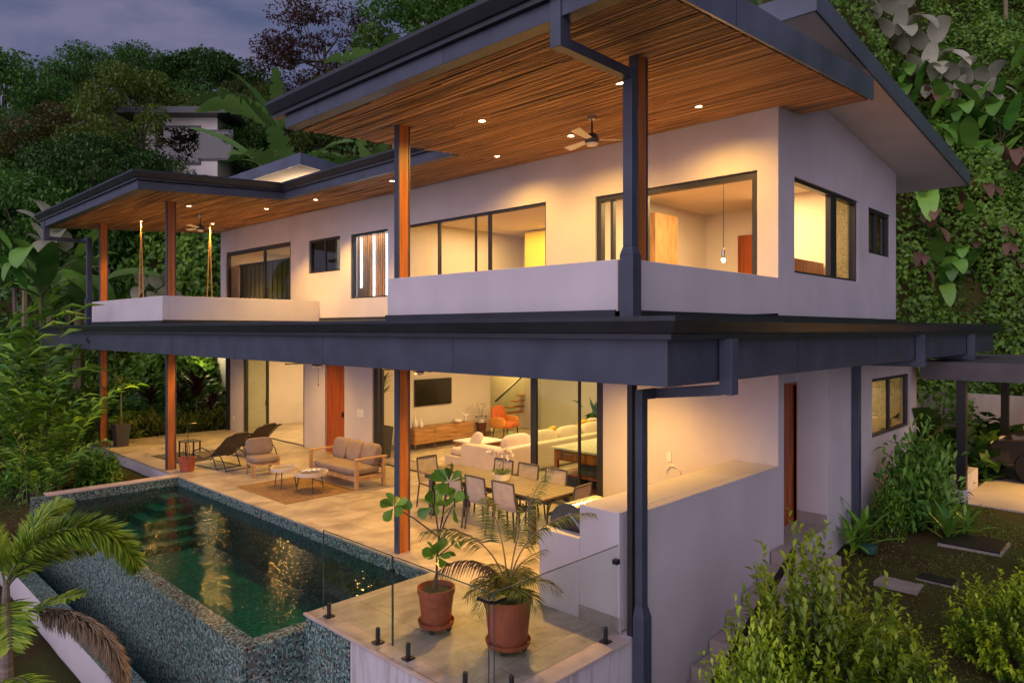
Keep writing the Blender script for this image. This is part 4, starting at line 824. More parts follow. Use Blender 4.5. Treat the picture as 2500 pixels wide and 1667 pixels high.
# dark lids and paver on the lawn
for i, (x0, x1, y0, y1, z, l) in enumerate(((13.45, 14.3, 2.1, 3.0, -.30, 'larger flat black lid lying on the lawn by the bushes'), (12.1, 12.7, 2.45, 3.0, -.55, 'middle flat black lid lying beside the grey paver'), (11.2, 11.85, 2.35, 2.9, -.75, 'smaller flat black lid lying nearest the golden bush'))):
    o = empty('ground_lid', ((x0 + x1) / 2, (y0 + y1) / 2, z), 0, l, 'lid', 'flat black lids on the lawn'); a, b = (x1 - x0) / 2, (y1 - y0) / 2
    MB().box(-a, -b, -.05, a, b, .0).build('rim', M['skirt'], o); MB().box(-a + .02, -b + .02, .002, a - .02, b - .02, .03).build('lid', M['black'], o, bevel=.004)
pv = B(-.5, -.3, -.04, .5, .3, .02).build('paver', M['skirt']); pv.location = (12.1, 3.15, -.60); tag(pv, 'grey stone paver on the lawn between the black lids and the wall', 'paver')
va = MB().lathe([(.11, -.05), (.13, .03), (.13, .07), (.001, .08)], 16).build('valve_cover', mat('green_plastic', (.03, .10, .075), .5, .2, 4)); va.location = (12.55, 3.8, -.38); tag(va, 'round green plastic valve cover in the soil by the wall', 'cover')
# ------------------------------------------------------------------ terrain
def sstep(a, b, t): t = np.clip((np.asarray(t, float) - a) / (b - a), 0, 1); return t * t * (3 - 2 * t)
def th(x, y):
    x = np.asarray(x, float); y = np.asarray(y, float)
    w = sstep(4, 12, y); xs = 26 * (1 - w) + 21.5 * w; sl = 2.0 - .9 * sstep(8, 25, y)
    raw = sl * np.maximum(0, x - xs) + .33 * np.maximum(0, y - 34)
    hill = 34 * (1 - np.exp(-raw / 34)) + 9.5 * np.maximum(sstep(17.4, 21.5, x) * sstep(7.5, 11, y), sstep(24.6, 33, y) * sstep(6.5, 13, x)) * (1 - .6 * sstep(38, 60, y))
    lawn = np.where(x > 13.5, -.33, np.where(x > 6, -.33 - .17 * (13.5 - x), -1.6 - .3 * (6 - x)))
    left = np.where(x < 4.0, -.28 - .28 * (4.0 - x), -.28)
    front = np.where(x < 2.75, -1.5 - .35 * (2.75 - x), -1.9)
    z = np.where(y < 4.45, lawn, np.where(y < 16.45, np.where(x < 6.2, front, -.7), np.where((x > 6.2) & (x < 17) & (y < 22.9), -.7, left)))
    z = np.where((y >= 4.45) & (x > 17.3), -.33, z)
    return z + hill
def thf(x, y): return float(th(x, y))
def grass_mat():
    m = bpy.data.materials.new('ground_cover'); m.use_nodes = True; nt = m.node_tree; N = nt.nodes; L = nt.links; b = N['Principled BSDF']; b.inputs['Roughness'].default_value = .95; b.inputs['Specular IOR Level'].default_value = .15
    t = N.new('ShaderNodeTexCoord'); n = N.new('ShaderNodeTexNoise'); n.inputs['Scale'].default_value = .75; n.inputs['Detail'].default_value = 9; n.inputs['Roughness'].default_value = .65; L.new(t.outputs['Object'], n.inputs['Vector'])
    r = N.new('ShaderNodeValToRGB'); e = r.color_ramp.elements; e[0].position = .36; e[0].color = (.055, .03, .014, 1); e[1].position = .62; e[1].color = (.05, .068, .014, 1); q = e.new(.47); q.color = (.06, .055, .014, 1); L.new(n.outputs[0], r.inputs[0]); L.new(r.outputs[0], b.inputs['Base Color'])
    n2 = N.new('ShaderNodeTexNoise'); n2.inputs['Scale'].default_value = 45; n2.inputs['Detail'].default_value = 4; L.new(t.outputs['Object'], n2.inputs['Vector']); bp = N.new('ShaderNodeBump'); bp.inputs['Strength'].default_value = .8; bp.inputs['Distance'].default_value = .03; L.new(n2.outputs[0], bp.inputs['Height']); L.new(bp.outputs[0], b.inputs['Normal'])
    return m
gx = np.unique(np.concatenate([np.arange(-8, 46, .5), np.arange(46, 140, 4), np.arange(-90, -8, 5), [2.74, 2.76, 6.19, 6.21, 17.29, 17.31]])); gy = np.unique(np.concatenate([np.arange(-14, 40, .5), np.arange(40, 190, 4), np.arange(-80, -14, 5), [4.44, 4.46, 16.44, 16.46]]))
GX, GY = np.meshgrid(gx, gy, indexing='ij'); rs = np.random.RandomState(1)
GZ = th(GX, GY) + np.where((GX > 27) | (GY > 36), rs.uniform(-.3, .3, GX.shape), rs.uniform(-.012, .012, GX.shape))
me = bpy.data.meshes.new('ground'); nx, ny = GX.shape
idx = np.arange(nx * ny).reshape(nx, ny)
me.from_pydata(np.stack([GX, GY, GZ], -1).reshape(-1, 3).tolist(), [], np.stack([idx[:-1, :-1], idx[1:, :-1], idx[1:, 1:], idx[:-1, 1:]], -1).reshape(-1, 4).tolist()); me.update()
link_mesh('ground', me, grass_mat(), None, 'structure', smooth=True)
# ------------------------------------------------------------------ leaf engine
def nrm(a): return a / np.maximum(np.linalg.norm(a, axis=-1, keepdims=True), 1e-9)
def leafcloud(name, P, D, U, Ln, Wd, m, parent=None, tint=None, kind=None, droop=.15, fold=.14):
    P = np.asarray(P, float); n = len(P); D = nrm(np.asarray(D, float)); U = np.asarray(U, float)
    Ln = np.broadcast_to(np.asarray(Ln, float), (n,))[:, None]; Wd = np.broadcast_to(np.asarray(Wd, float), (n,))[:, None]
    Sd = nrm(np.cross(D, U)); U2 = np.cross(Sd, D); dz = np.array([0, 0, 1.0])
    v = np.empty((n, 5, 3)); v[:, 0] = P; v[:, 1] = P + D * Ln * .46 + Sd * Wd * .5 + U2 * Wd * fold; v[:, 2] = P + D * Ln - dz * Ln * droop; v[:, 3] = P + D * Ln * .5 - dz * Ln * droop * .25; v[:, 4] = P + D * Ln * .46 - Sd * Wd * .5 + U2 * Wd * fold
    me = bpy.data.meshes.new(name); me.vertices.add(5 * n); me.vertices.foreach_set('co', v.ravel())
    q = np.array([0, 1, 2, 3, 0, 3, 2, 4]); li = (np.arange(n)[:, None] * 5 + q).ravel().astype(np.int32)
    me.loops.add(8 * n); me.loops.foreach_set('vertex_index', li); me.polygons.add(2 * n); me.polygons.foreach_set('loop_start', np.arange(0, 8 * n, 4, dtype=np.int32))
    me.update(calc_edges=True)
    at = me.attributes.new('tint', 'FLOAT', 'FACE'); tv_ = np.repeat(np.asarray(tint if tint is not None else rs.uniform(0, 1, n), float), 2); at.data.foreach_set('value', tv_.astype(np.float32))
    return link_mesh(name, me, m, parent, kind)
def strip_mesh(name, strips, m, parent=None):
    """strips: list of (points, half-widths, side vectors) for long blades; one mesh, tint per blade"""
    vs = []; fs = []; tn = []
    for pts, hw, sd, tt in strips:
        n0 = len(vs)
        for p, w, s in zip(pts, hw, sd):
            p = np.asarray(p); s = np.asarray(s); vs += [tuple(p - s * w + (0, 0, w * .25)), tuple(p), tuple(p + s * w + (0, 0, w * .25))]
        for i in range(len(pts) - 1):
            a = n0 + 3 * i; fs += [(a, a + 1, a + 4, a + 3), (a + 1, a + 2, a + 5, a + 4)]; tn += [tt, tt]
    me = bpy.data.meshes.new(name); me.from_pydata(vs, [], fs); me.update()
    at = me.attributes.new('tint', 'FLOAT', 'FACE'); at.data.foreach_set('value', np.array(tn, np.float32))
    return link_mesh(name, me, m, parent, smooth=True)
def rdir(n, up=0.0): v = rs.normal(size=(n, 3)); v[:, 2] += up; return nrm(v)
LM = {
 'dense': leafmat('leaf_dense', (.014, .055, .010), (.085, .21, .03), .5),
 'olive': leafmat('leaf_olive', (.032, .065, .010), (.15, .22, .03), .55),
 'brown': leafmat('leaf_brown', (0.0286, 0.0156, 0.0117), (0.111, 0.0494, 0.0286), .6),
 'vine': leafmat('leaf_vine', (.022, .085, .008), (.20, .38, .035), .45, .7),
 'banana': leafmat('leaf_banana', (.05, .15, .03), (.22, .38, .09), .38, .9, .3),
 'ginger': leafmat('leaf_ginger', (.03, .13, .012), (.24, .46, .045), .35, 1.4, .2),
 'palm': leafmat('leaf_palm', (.045, .10, .014), (.20, .30, .04), .4, 2, .25),
 'darkpalm': leafmat('leaf_dark_palm', (0.0238, 0.0476, 0.017), (0.085, 0.128, 0.034), .45, 1, .2),
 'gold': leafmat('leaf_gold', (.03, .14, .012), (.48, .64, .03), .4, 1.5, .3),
 'shrub': leafmat('leaf_shrub', (.035, .13, .016), (.20, .40, .055), .4, 2, .2),
 'dry': leafmat('leaf_dry', (.28, .20, .12), (.60, .48, .32), .7, 2, .1),
 'pale': leafmat('leaf_pale', (.24, .25, .16), (.50, .49, .36), .75, 2, .1),
 'rust': leafmat('leaf_rust', (.06, .045, .02), (.24, .11, .07), .6, 2, .1),
 'dark': leafmat('leaf_dark_red', (0.016, 0.0096, 0.0096), (0.072, 0.0288, 0.0256), .35, 2, .05),
 'clusia': leafmat('leaf_clusia', (.05, .14, .012), (.20, .36, .04), .3, 6, .2),
 'hedge': leafmat('leaf_hedge', (0.045, 0.09, 0.018), (0.225, 0.3, 0.075), .45, 2, .2),
 'grass': leafmat('grass_blade', (.06, .095, .012), (.17, .21, .03), .6, .8, .2)}
BARK = mat('bark', (.085, .065, .05), .9, .4, 4, .6, 30, stretch=(1, 1, .3))
PALMT = mat('palm_trunk', (.20, .15, .12), .85, .4, 5, .5, 30, stretch=(.3, .3, 4))
GREENST = mat('green_stem', (.10, .11, .035), .6, .3, 5)
def tree_proto(h, cr, chh, ncl, per, leaf, m, name, style='round', seed=0, sparse=1.0, tr=.16):
    global rs
    rs = np.random.RandomState(seed); root = empty(name)
    cz = h - chh * .55; C = []
    for i in range(ncl):
        v = rs.normal(size=3); v /= np.linalg.norm(v); r = rs.uniform(.45, 1) ** .6
        if style == 'umbrella': p = np.array([v[0] * cr * r, v[1] * cr * r, h - chh * .25 - abs(v[2]) * chh * .28 * rs.uniform(.2, 2.2)])
        else: p = np.array([v[0] * cr * r, v[1] * cr * r, cz + v[2] * chh * .5 * r])
        C.append(p)
    C = np.array(C); rc = cr * (.26 if style != 'umbrella' else .24) * rs.uniform(.7, 1.3, ncl) * sparse
    k = np.repeat(np.arange(ncl), per); v = rdir(len(k)); rad = rs.uniform(.35, 1.0, len(k)) ** .5
    fl = np.array([1, 1, .62 if style != 'umbrella' else .34])
    P = C[k] + v * rad[:, None] * rc[k][:, None] * fl
    D = nrm(v * .7 + rdir(len(k)) * .8 + np.array([0, 0, -.15])); U = nrm(rdir(len(k)) * .6 + np.array([0, 0, 1.0]))
    tint = np.clip(.25 + .35 * rs.uniform(size=ncl)[k] + .4 * rs.uniform(size=len(k)), 0, 1)
    leafcloud('crown', P, D, U, leaf * rs.uniform(.7, 1.3, len(k)), leaf * .55, m, root, tint)
    t = MB(); t.tube([(0, 0, -1.5), (.05 * h * .1, 0, h * .25), (0, .1, h * .5), (0, 0, h * .72)], [tr * 1.5, tr, tr * .8, tr * .5], 8)
    for i in range(0, ncl, max(1, ncl // 16)):
        c = C[i]; s0 = np.array([0, 0, h * rs.uniform(.35, .65)]); mid = s0 * .4 + c * .6 + np.array([0, 0, -.3]); t.tube([s0, mid, c], [tr * .45, tr * .28, tr * .1], 6)
    t.build('trunk', BARK, root); return root
FWD = (math.cos(R(44)), math.sin(R(44)))
def frond(LV, base, az, p0, p1, L, nl, ll, lw, plume=False, droop=.3, sag=.0):
    """adds leaflets along an arching rachis to LV; returns the rachis points"""
    n = 14; pts = [np.array(base, float)]
    for i in range(n):
        a = p0 + (p1 - p0) * (i / (n - 1)) ** 1.2; pts.append(pts[-1] + L / n * np.array([math.cos(a) * math.cos(az), math.cos(a) * math.sin(az), math.sin(a)]))
    pts = np.array(pts)
    for j in range(nl):
        t = .12 + .88 * j / nl; f = t * n; i = min(int(f), n - 1); p = pts[i] + (pts[i + 1] - pts[i]) * (f - i); d = nrm(pts[i + 1] - pts[i]); up = np.array([0, 0, 1.0]); s = nrm(np.cross(d, up)); u = np.cross(s, d)
        l = ll * (math.sin(math.pi * (.12 + .83 * t)) ** .6) * rs.uniform(.85, 1.1)
        if plume:
            for q in range(7):
                an = 2 * math.pi * rs.uniform(); dd = nrm(d * .75 + (s * math.cos(an) + u * math.sin(an)) * .9); LV.append((p, dd, u + .2 * s, l, lw, rs.uniform()))
        else:
            for sg in (-1, 1): dd = nrm(d * .55 + sg * s * .85 + u * rs.uniform(-.12, .18) + np.array([0, 0, -sag])); LV.append((p, dd, u, l, lw, rs.uniform()))
    return pts
def palm_parts(root, LV, rach, trunk, m, rm=None, droop=.3, rr=.014):
    LV_ = list(zip(*LV)); leafcloud('crown', np.array(LV_[0]), np.array(LV_[1]), np.array(LV_[2]), np.array(LV_[3]), np.array(LV_[4]), m, root, np.array(LV_[5]), droop=droop)
    r = MB()
    for p in rach: r.tube([tuple(q) for q in p], [rr * (1.2 - .9 * i / len(p)) for i in range(len(p))], 5)
    r.build('frond_stems', rm or GREENST, root)
    if trunk: trunk.build('trunk', PALMT, root)
def blade(base, az, p0, p1, L, w, n=9, roll=0.0, wav=.0):
    pts = [np.array(base, float)]
    for i in range(n - 1):
        a = p0 + (p1 - p0) * (i / (n - 2)); pts.append(pts[-1] + L / (n - 1) * np.array([math.cos(a) * math.cos(az), math.cos(a) * math.sin(az), math.sin(a)]))
    hw = [w * (math.sin(math.pi * min(1, .06 + .94 * (i / (n - 1)) ** .8)) ** .55 if i < n - 1 else .02) * rs.uniform(1 - wav, 1 + wav) for i in range(n)]
    s0 = np.array([-math.sin(az), math.cos(az), 0]); sd = [s0 * math.cos(roll) + np.array([0, 0, math.sin(roll)]) for _ in range(n)]
    return pts, hw, sd
def banana_proto(h, seed, nl=8, L=2.3, w=.32, m='banana'):
    global rs
    rs = np.random.RandomState(seed); root = empty('banana_plant')
    MB().tube([(0, 0, -1.0), (0, 0, h * .6), (.05, 0, h)], [.16, .13, .08], 8).build('stem', mat('banana_stem', (.17, .14, .06), .7, .4, 4, .3, 20, stretch=(1, 1, .3)) if 'banana_stem' not in bpy.data.materials else bpy.data.materials['banana_stem'], root)
    for k in range(nl):
        az = 2.4 * k + rs.uniform(-.3, .3); pu = rs.uniform(.75, 1.45); b = (0, 0, h - .15 + .02 * k)
        pts, hw, sd = blade(b, az, pu, pu - rs.uniform(.8, 2.0), L * rs.uniform(.75, 1.15), w * rs.uniform(.8, 1.2), 44, rs.uniform(-.7, .7), .03)
        hw = [q_ * (rs.uniform(.2, .75) if rs.uniform() < .2 else 1) for i_, q_ in enumerate(hw)]; hw[0] = .03; hw[1] = .05; hw[2] = .08; strip_mesh('leaf', [(pts, hw, sd, rs.uniform())], LM[m], root)
    return root
def ginger_proto(seed, nst=16, H=3.2, ll=.42, lw=.075, m='ginger', name='ginger_clump', nleaf=15):
    global rs
    rs = np.random.RandomState(seed); root = empty(name); LV = []; st = MB()
    for i in range(nst):
        az = rs.uniform(0, 6.283); hh = H * rs.uniform(.6, 1.05); b = np.array([rs.normal() * .35, rs.normal() * .35, -.3]); pts = [b]; n = 9
        le = rs.uniform(.8, 1.75)
        for j in range(n): a = 1.45 - le * (j / n) ** 1.6; pts.append(pts[-1] + hh / n * np.array([math.cos(a) * math.cos(az), math.cos(a) * math.sin(az), math.sin(a)]))
        st.tube([tuple(p) for p in pts], [.016] * 4 + [.012] * 3 + [.007] * 3, 5)
        for j in range(nleaf):
            f = (.3 + .7 * j / (nleaf - 1)) * n * .999; q = int(f); p = pts[q] + (pts[q + 1] - pts[q]) * (f - q); d = nrm(pts[q + 1] - pts[q]); s = nrm(np.cross(d, np.array([0, 0, 1.0]))) * (1 if j % 2 else -1)
            LV.append((p, nrm(d * .7 + s * .75 + np.array([0, 0, .1])), np.array([0, 0, 1.0]) + rdir(1)[0] * .15 - nrm(np.array([FWD[0], FWD[1], 0.])) * .5, ll * rs.uniform(.75, 1.15), lw, rs.uniform()))
    a = list(zip(*LV)); leafcloud('foliage', np.array(a[0]), np.array(a[1]), np.array(a[2]), np.array(a[3]), np.array(a[4]), LM[m], root, np.array(a[5]), droop=.28); st.build('stems', GREENST, root); return root
def bush_proto(seed, r, h, nsh, per, leaf, m, name, lw=.45, tipt=True, stem=True, spiky=False):
    """shrub grown from shoots: leaves along the outer part of every shoot, tips lighter"""
    global rs
    rs = np.random.RandomState(seed); root = empty(name); v = rdir(nsh, .5); v[:, 2] = np.abs(v[:, 2]); rad = rs.uniform(.62, 1.12, nsh)
    T = v * rad[:, None] * np.array([r, r, h]) ; base = T * .25 * np.array([1, 1, .6])
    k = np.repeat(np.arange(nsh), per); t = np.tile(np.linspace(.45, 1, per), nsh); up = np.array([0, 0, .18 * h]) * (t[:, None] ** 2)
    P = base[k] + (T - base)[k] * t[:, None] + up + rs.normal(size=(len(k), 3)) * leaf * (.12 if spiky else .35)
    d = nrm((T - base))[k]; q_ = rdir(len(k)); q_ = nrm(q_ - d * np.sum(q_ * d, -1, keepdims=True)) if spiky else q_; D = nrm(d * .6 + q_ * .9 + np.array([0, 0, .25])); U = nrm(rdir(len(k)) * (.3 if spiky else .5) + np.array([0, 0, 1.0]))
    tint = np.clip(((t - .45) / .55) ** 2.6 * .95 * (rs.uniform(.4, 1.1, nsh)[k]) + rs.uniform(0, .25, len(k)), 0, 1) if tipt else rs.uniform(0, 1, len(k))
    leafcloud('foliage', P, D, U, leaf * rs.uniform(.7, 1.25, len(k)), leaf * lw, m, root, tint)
    if stem:
        s = MB()
        for i in range(0, nsh, max(1, nsh // 40)): s.tube([(0, 0, -.3), tuple(base[i]), tuple(T[i] * .9)], [.02, .012, .005], 5)
        s.build('stems', BARK, root)
    return root
def at(px, d):      # a bearing from the viewing spot and a distance -> plan position
    k = (px - 1176) / 1599.; return (FWD[0] + FWD[1] * k) * d, (FWD[1] - FWD[0] * k) * d
def top_z(py, d): return 3.3 + (757 - py) / 1599. * d
rg = random.Random(11)
def put(proto, used, x, y, z, s, label, cat, group=None, a=None):
    o = proto if id(proto) not in used else copy_tree(proto)
    used.add(id(proto)); o.location = (x, y, z); o.scale = (s, s, s) if not isinstance(s, tuple) else s; o.rotation_euler = (0, 0, rg.uniform(0, 6.28) if a is None else a)
    tag(o, label, cat, group); return o
used = set()
# ------------------------------------------------------------------ hillside trees
T = {'round': tree_proto(10, 4.2, 6.4, 54, 300, .27, LM['dense'], 'broadleaf_tree', 'round', 21),
     'olive': tree_proto(9, 4.4, 7.0, 52, 290, .25, LM['olive'], 'broadleaf_tree', 'round', 22),
     'umb': tree_proto(12, 5.2, 5.2, 34, 210, .24, LM['dense'], 'spreading_tree', 'umbrella', 23, 1.0, .14),
     'brown': tree_proto(12, 5.2, 9.5, 90, 170, .24, LM['brown'], 'copper_leaved_tree', 'round', 24, .72, .2),
     'rusty': tree_proto(8, 4.0, 6.6, 50, 270, .24, leafmat('leaf_rusty', (.045, .048, .012), (.14, .125, .03), .55), 'broadleaf_tree', 'round', 25)}
HT = {'round': 11.2, 'olive': 10.2, 'umb': 12.7, 'brown': 13.2, 'rusty': 9.1}
NAMED = [  # bearing px, crown top py, distance, kind, width factor, label
 (8, 62, 52, 'round', 1.0, 'tall dark tree cut by the left edge of the skyline'), (95, 172, 66, 'round', .7, 'dark dense tree in the dip of the skyline right of the leftmost tree'),
 (165, 118, 78, 'round', .9, 'dark rounded tree on the skyline left of the feathery spreading trees'), (235, 118, 74, 'umb', .8, 'thin feathery spreading tree with sky gaps, left one on the ridge'),
 (300, 96, 76, 'umb', .95, 'thin feathery spreading tree on the ridge, middle one'), (370, 98, 78, 'umb', .9, 'thin feathery spreading tree on ridge beside the big green dome'),
 (445, 88, 74, 'round', 1.25, 'big dark green domed tree on the ridge, left half of the pair'), (505, 90, 70, 'round', 1.1, 'big dark green domed tree on the ridge, right half of the pair'),
 (575, 150, 66, 'olive', .8, 'small green tree in the skyline gap left of the copper tree'), (745, -40, 50, 'brown', 1.0, 'large copper brown tree with sky gaps above the banana plants'),
 (930, 20, 44, 'olive', 1.0, 'bright green tree right of the blue sky gap'), (1010, -60, 42, 'round', 1.2, 'dark green tree rising behind the front roof edge'), (1130, -90, 42, 'olive', 1.2, 'broad green tree above the middle of the right roof'),
 (225, 205, 44, 'rusty', 1.3, 'wide olive brown tree below the ridge in the left middle ground'), (110, 255, 46, 'olive', 1.0, 'yellowish green tree left of the wide olive brown tree'), (330, 235, 50, 'olive', 1.0, 'olive green tree right of the wide olive brown tree'),
 (430, 225, 52, 'olive', 1.1, 'mid green tree above the hillside house'), (590, 215, 46, 'rusty', .9, 'brownish bushy tree right of the hillside house'), (640, 165, 48, 'olive', .9, 'green tree under the copper tree trunk'),
 (20, 250, 48, 'round', 1.0, 'dark tree at the left edge below the ridge'), (300, 330, 38, 'olive', .85, 'feathery yellow green tree behind the left roof'), (290, 350, 36, 'olive', .6, 'low green tree left of the small lit house'), (780, 130, 46, 'olive', .8, 'bright green rounded tree right of the copper tree trunk')]
for px, py, d, kd, wf, l in NAMED:
    x, y = at(px, d); z = thf(x, y); zt = top_z(py, d); s = max(.5, (zt - z) / HT[kd]); put(T[kd], used, x, y, z, (max(.55, min(s, 1.35)) * wf, max(.55, min(s, 1.35)) * wf, s), l, 'tree', 'trees on the hillside')
SKY = [(-200, 120), (0, 120), (45, 200), (110, 200), (150, 150), (230, 150), (540, 140), (590, 230), (700, 250), (850, 230), (890, 120), (1000, -100), (2600, -200)]
def skyline(px): return float(np.interp(px, [a for a, b in SKY], [b for a, b in SKY]))
cnt = 0
for i in range(400):
    px = rg.uniform(-120, 1180); d = rg.uniform(40, 105); x, y = at(px, d)
    if x < 9: continue
    z = thf(x, y); kd = rg.choice(['round', 'olive', 'olive', 'rusty', 'umb']); s = rg.uniform(.6, 1.0)
    if 757 - (z + HT[kd] * s - 3.3) / d * 1599 < max(skyline(px + q * s * 6500 / d) for q in (-1, -.5, 0, .5, 1)) + 8: continue
    if (380 < px < 640 and d < 46): continue
    put(T[kd], used, x, y, z, s, 'one of the many green trees filling the hillside below the ridge', 'tree', 'unnamed trees filling the hillside'); cnt += 1
    if cnt > 58: break
for px, d, kd, s, l in [(1985, 34, 'round', .8, 'dark tree over the right shed roof'), (2120, 44, 'round', 1.0, 'dark tree at the top of the vine slope'), (2290, 46, 'olive', 1.1, 'green tree high at the right top of the vine slope'), (1870, 38, 'olive', .9, 'green tree behind the peak of the right shed roof'), (1300, 40, 'round', 1.2, 'dark tree behind the right roof'),
    (255, 31, 'round', .72, 'dark bushy tree behind the far timber posts'), (330, 34, 'olive', .75, 'bushy green tree seen between the ropes of the swing'), (160, 31, 'round', .8, 'dark tree left of the upper balcony'), (60, 33, 'round', .85, 'dark tree behind the ginger at the left edge'),
    (560, 36, 'round', .45, 'low green tree behind the left shed roof'), (660, 38, 'olive', .7, 'green tree between the two shed roofs')]:
    x, y = at(px, d); put(T[kd], used, x, y, thf(x, y), s, l, 'tree', 'trees close behind the house')
# ------------------------------------------------------------------ bananas
BN = [banana_proto(3.4, 31), banana_proto(4.2, 32, 9, 2.6), banana_proto(2.6, 33, 7, 2.1, .30)]
for px, py, d, k, l in [(640, 150, 32, 1, 'banana plant with upright split leaf below the copper tree'), (750, 150, 31, 0, 'banana plant right of the upright split leaf'), (690, 200, 30, 0, 'banana plant at the left corner of the right roof'), (850, 40, 33, 1, 'tall banana plant against the blue sky gap'), (910, 40, 34, 1, 'tall banana plant with reddish dry leaf'), (665, 275, 31, 0, 'banana plant with drooping leaves left of the small shed roof'),
    (660, 265, 29, 1, 'broad banana plant behind the small shed roof'), (720, 300, 28, 2, 'banana plant with dry trunk right of the small shed roof'), (790, 290, 28, 0, 'banana plant hanging over the middle eave'), (850, 300, 28, 2, 'low banana plant beside the middle timber post'), (625, 330, 33, 2, 'small banana plant near the hillside house'), (970, 60, 33, 0, 'banana plant behind the front roof edge'),
    (2240, 40, 33, 1, 'banana plant high on the vine slope'), (2310, 130, 31, 0, 'banana plant at the right edge of the vine slope'), (2180, 60, 36, 2, 'small banana plant near the top of the vine slope'), (2330, 40, 35, 1, 'tall banana plant in the upper right corner'),
    (120, 520, 28, 2, 'broad leaved banana plant under the left roof corner'), (180, 540, 26, 2, 'banana plant left of the far downpipe'), (60, 500, 30, 0, 'banana plant above the ginger at the left'), (330, 560, 32, 2, 'banana plant behind the swing ropes')]:
    x, y = at(px, d); z = thf(x, y); H = (5.2, 6.2, 4.2)[k]; zt = top_z(py, d); put(BN[k], used, x, y, z - .2, max(.7, min(1.7, (zt - z) / H)), l, 'banana plant', 'banana plants around the house')
# big pale and rusty leaves on the vine slope
def biglf(seed, m, n, L, w, name):
    global rs
    rs = np.random.RandomState(seed); root = empty(name); pt = MB(); pt.tube([(0, 0, -.8), (0, 0, .3)], .05, 6)
    for k in range(n):
        az = math.pi * 1.2 + rs.uniform(-1.2, 1.2); h = rs.uniform(.35, 1.5); o_ = rs.uniform(.25, .7); b = np.array([o_ * math.cos(az), o_ * math.sin(az) + rs.normal() * .25, h]); pt.tube([(0, 0, .2), tuple(b * [.5, .5, .8]), tuple(b)], .018, 5)
        if rs.uniform() < .65: p0, p1 = -.2, rs.uniform(-1.5, -1.0)
        else: p0, p1 = rs.uniform(.9, 1.3), rs.uniform(.1, .8)
        pts, hw, sd = blade(tuple(b), az, p0, p1, L * rs.uniform(.7, 1.25), w * rs.uniform(.75, 1.15), 14, rs.uniform(-.35, .35), .05); hw[0] = .03
        strip_mesh('leaf', [(pts, hw, sd, rs.uniform())], LM[m], root)
    pt.build('stem', GREENST, root)
    return root
PB_ = biglf(41, 'pale', 9, .95, .30, 'big_leaf_plant'); RB_ = biglf(42, 'rust', 8, 1.0, .24, 'big_leaf_plant'); OB_ = biglf(43, 'shrub', 10, 1.2, .30, 'big_leaf_plant')
def on_slope(px, py, off=0):
    k = (px - 1176) / 1599.; a, b = FWD[0] + FWD[1] * k, FWD[1] - FWD[0] * k
    for d in np.arange(14, 60, .2):
        if 3.3 + (757 - py) / 1599 * d < thf(a * d, b * d) + off: return a * d, b * d, thf(a * d, b * d)
    return a * 40, b * 40, thf(a * 40, b * 40)
for px, py, pr, s, l in [(2050, 140, PB_, 1.0, 'pale grey big leaved plant highest beside the right roof edge'), (2115, 225, PB_, 1.0, 'pale grey big leaved plant in the middle of the vine slope'), (2165, 270, PB_, 1.0, 'pale grey big leaved plant lower beside the roof rake'), (2240, 265, PB_, .9, 'pale grey big leaved plant farthest right on the slope'), (2300, 350, OB_, 1.2, 'large olive leaved plant at the right edge of the slope'), (2200, 340, OB_, 1.0, 'olive leaved plant near the tip of the roof rake'),
    (2090, 470, RB_, 1.1, 'rust red leaved plant just right of the upper wall edge'), (2135, 500, OB_, 1.0, 'green leaved plant beside the rust red leaves'), (2140, 560, RB_, .7, 'rust red leaved plant below the roof tip'), (2250, 600, RB_, .8, 'single rust edged leaf plant in the right vine wall'), (2110, 670, RB_, .7, 'small rust leaved plant low by the white wall'), (2310, 640, RB_, .6, 'small dry rust plant at the right edge')]:
    x, y, z = on_slope(px, py); put(pr, used, x - .15, y, z, s * rg.uniform(.8, 1.25), l, 'plant', 'big leaved plants on the right slope', a=rg.uniform(-.5, .5))
for i in range(16):
    x, y, z = on_slope(rg.uniform(2060, 2352), rg.uniform(60, 720)); put(OB_ if i % 4 else RB_, used, x - .1, y, z - .4, rg.uniform(.6, 1.1), 'one of the unremarkable big leaved plants among the vines on the right slope' if i % 4 else 'one of the rust tinted leaf clumps buried in the vines on the right slope', 'plant', 'minor big leaved plants in the vine slope' if i % 4 else 'minor rust tinted plants in the vine slope', a=rg.uniform(-.6, .6))
for px, py, d, pr, s, l in [(95, 640, 24, OB_, 1.3, 'olive big leaved plant under the left canopy corner'), (265, 650, 27, RB_, 1.0, 'pinkish big leaved plant behind the left parapet'), (160, 560, 27, PB_, 1.2, 'pale big leaved plant under the left roof corner'), (345, 665, 27, PB_, .8, 'pale pointed leaf plant beside the swing')]:
    x, y = at(px, d); z = top_z(py, d); put(pr, used, x, y, z - .9, s, l, 'plant', 'big leaved plants left of the house')
    MB().tube([(x, y, thf(x, y) - .3), (x, y, z - .5)], .06, 6).build('stem', GREENST, None)
    q = bpy.context.scene.collection.objects[-1]; q.parent = bpy.data.objects[[o.name for o in bpy.data.objects if o.get('label') == l][0]]; q.matrix_parent_inverse = (Matrix.LocRotScale(q.parent.location, q.parent.rotation_euler, q.parent.scale)).inverted()
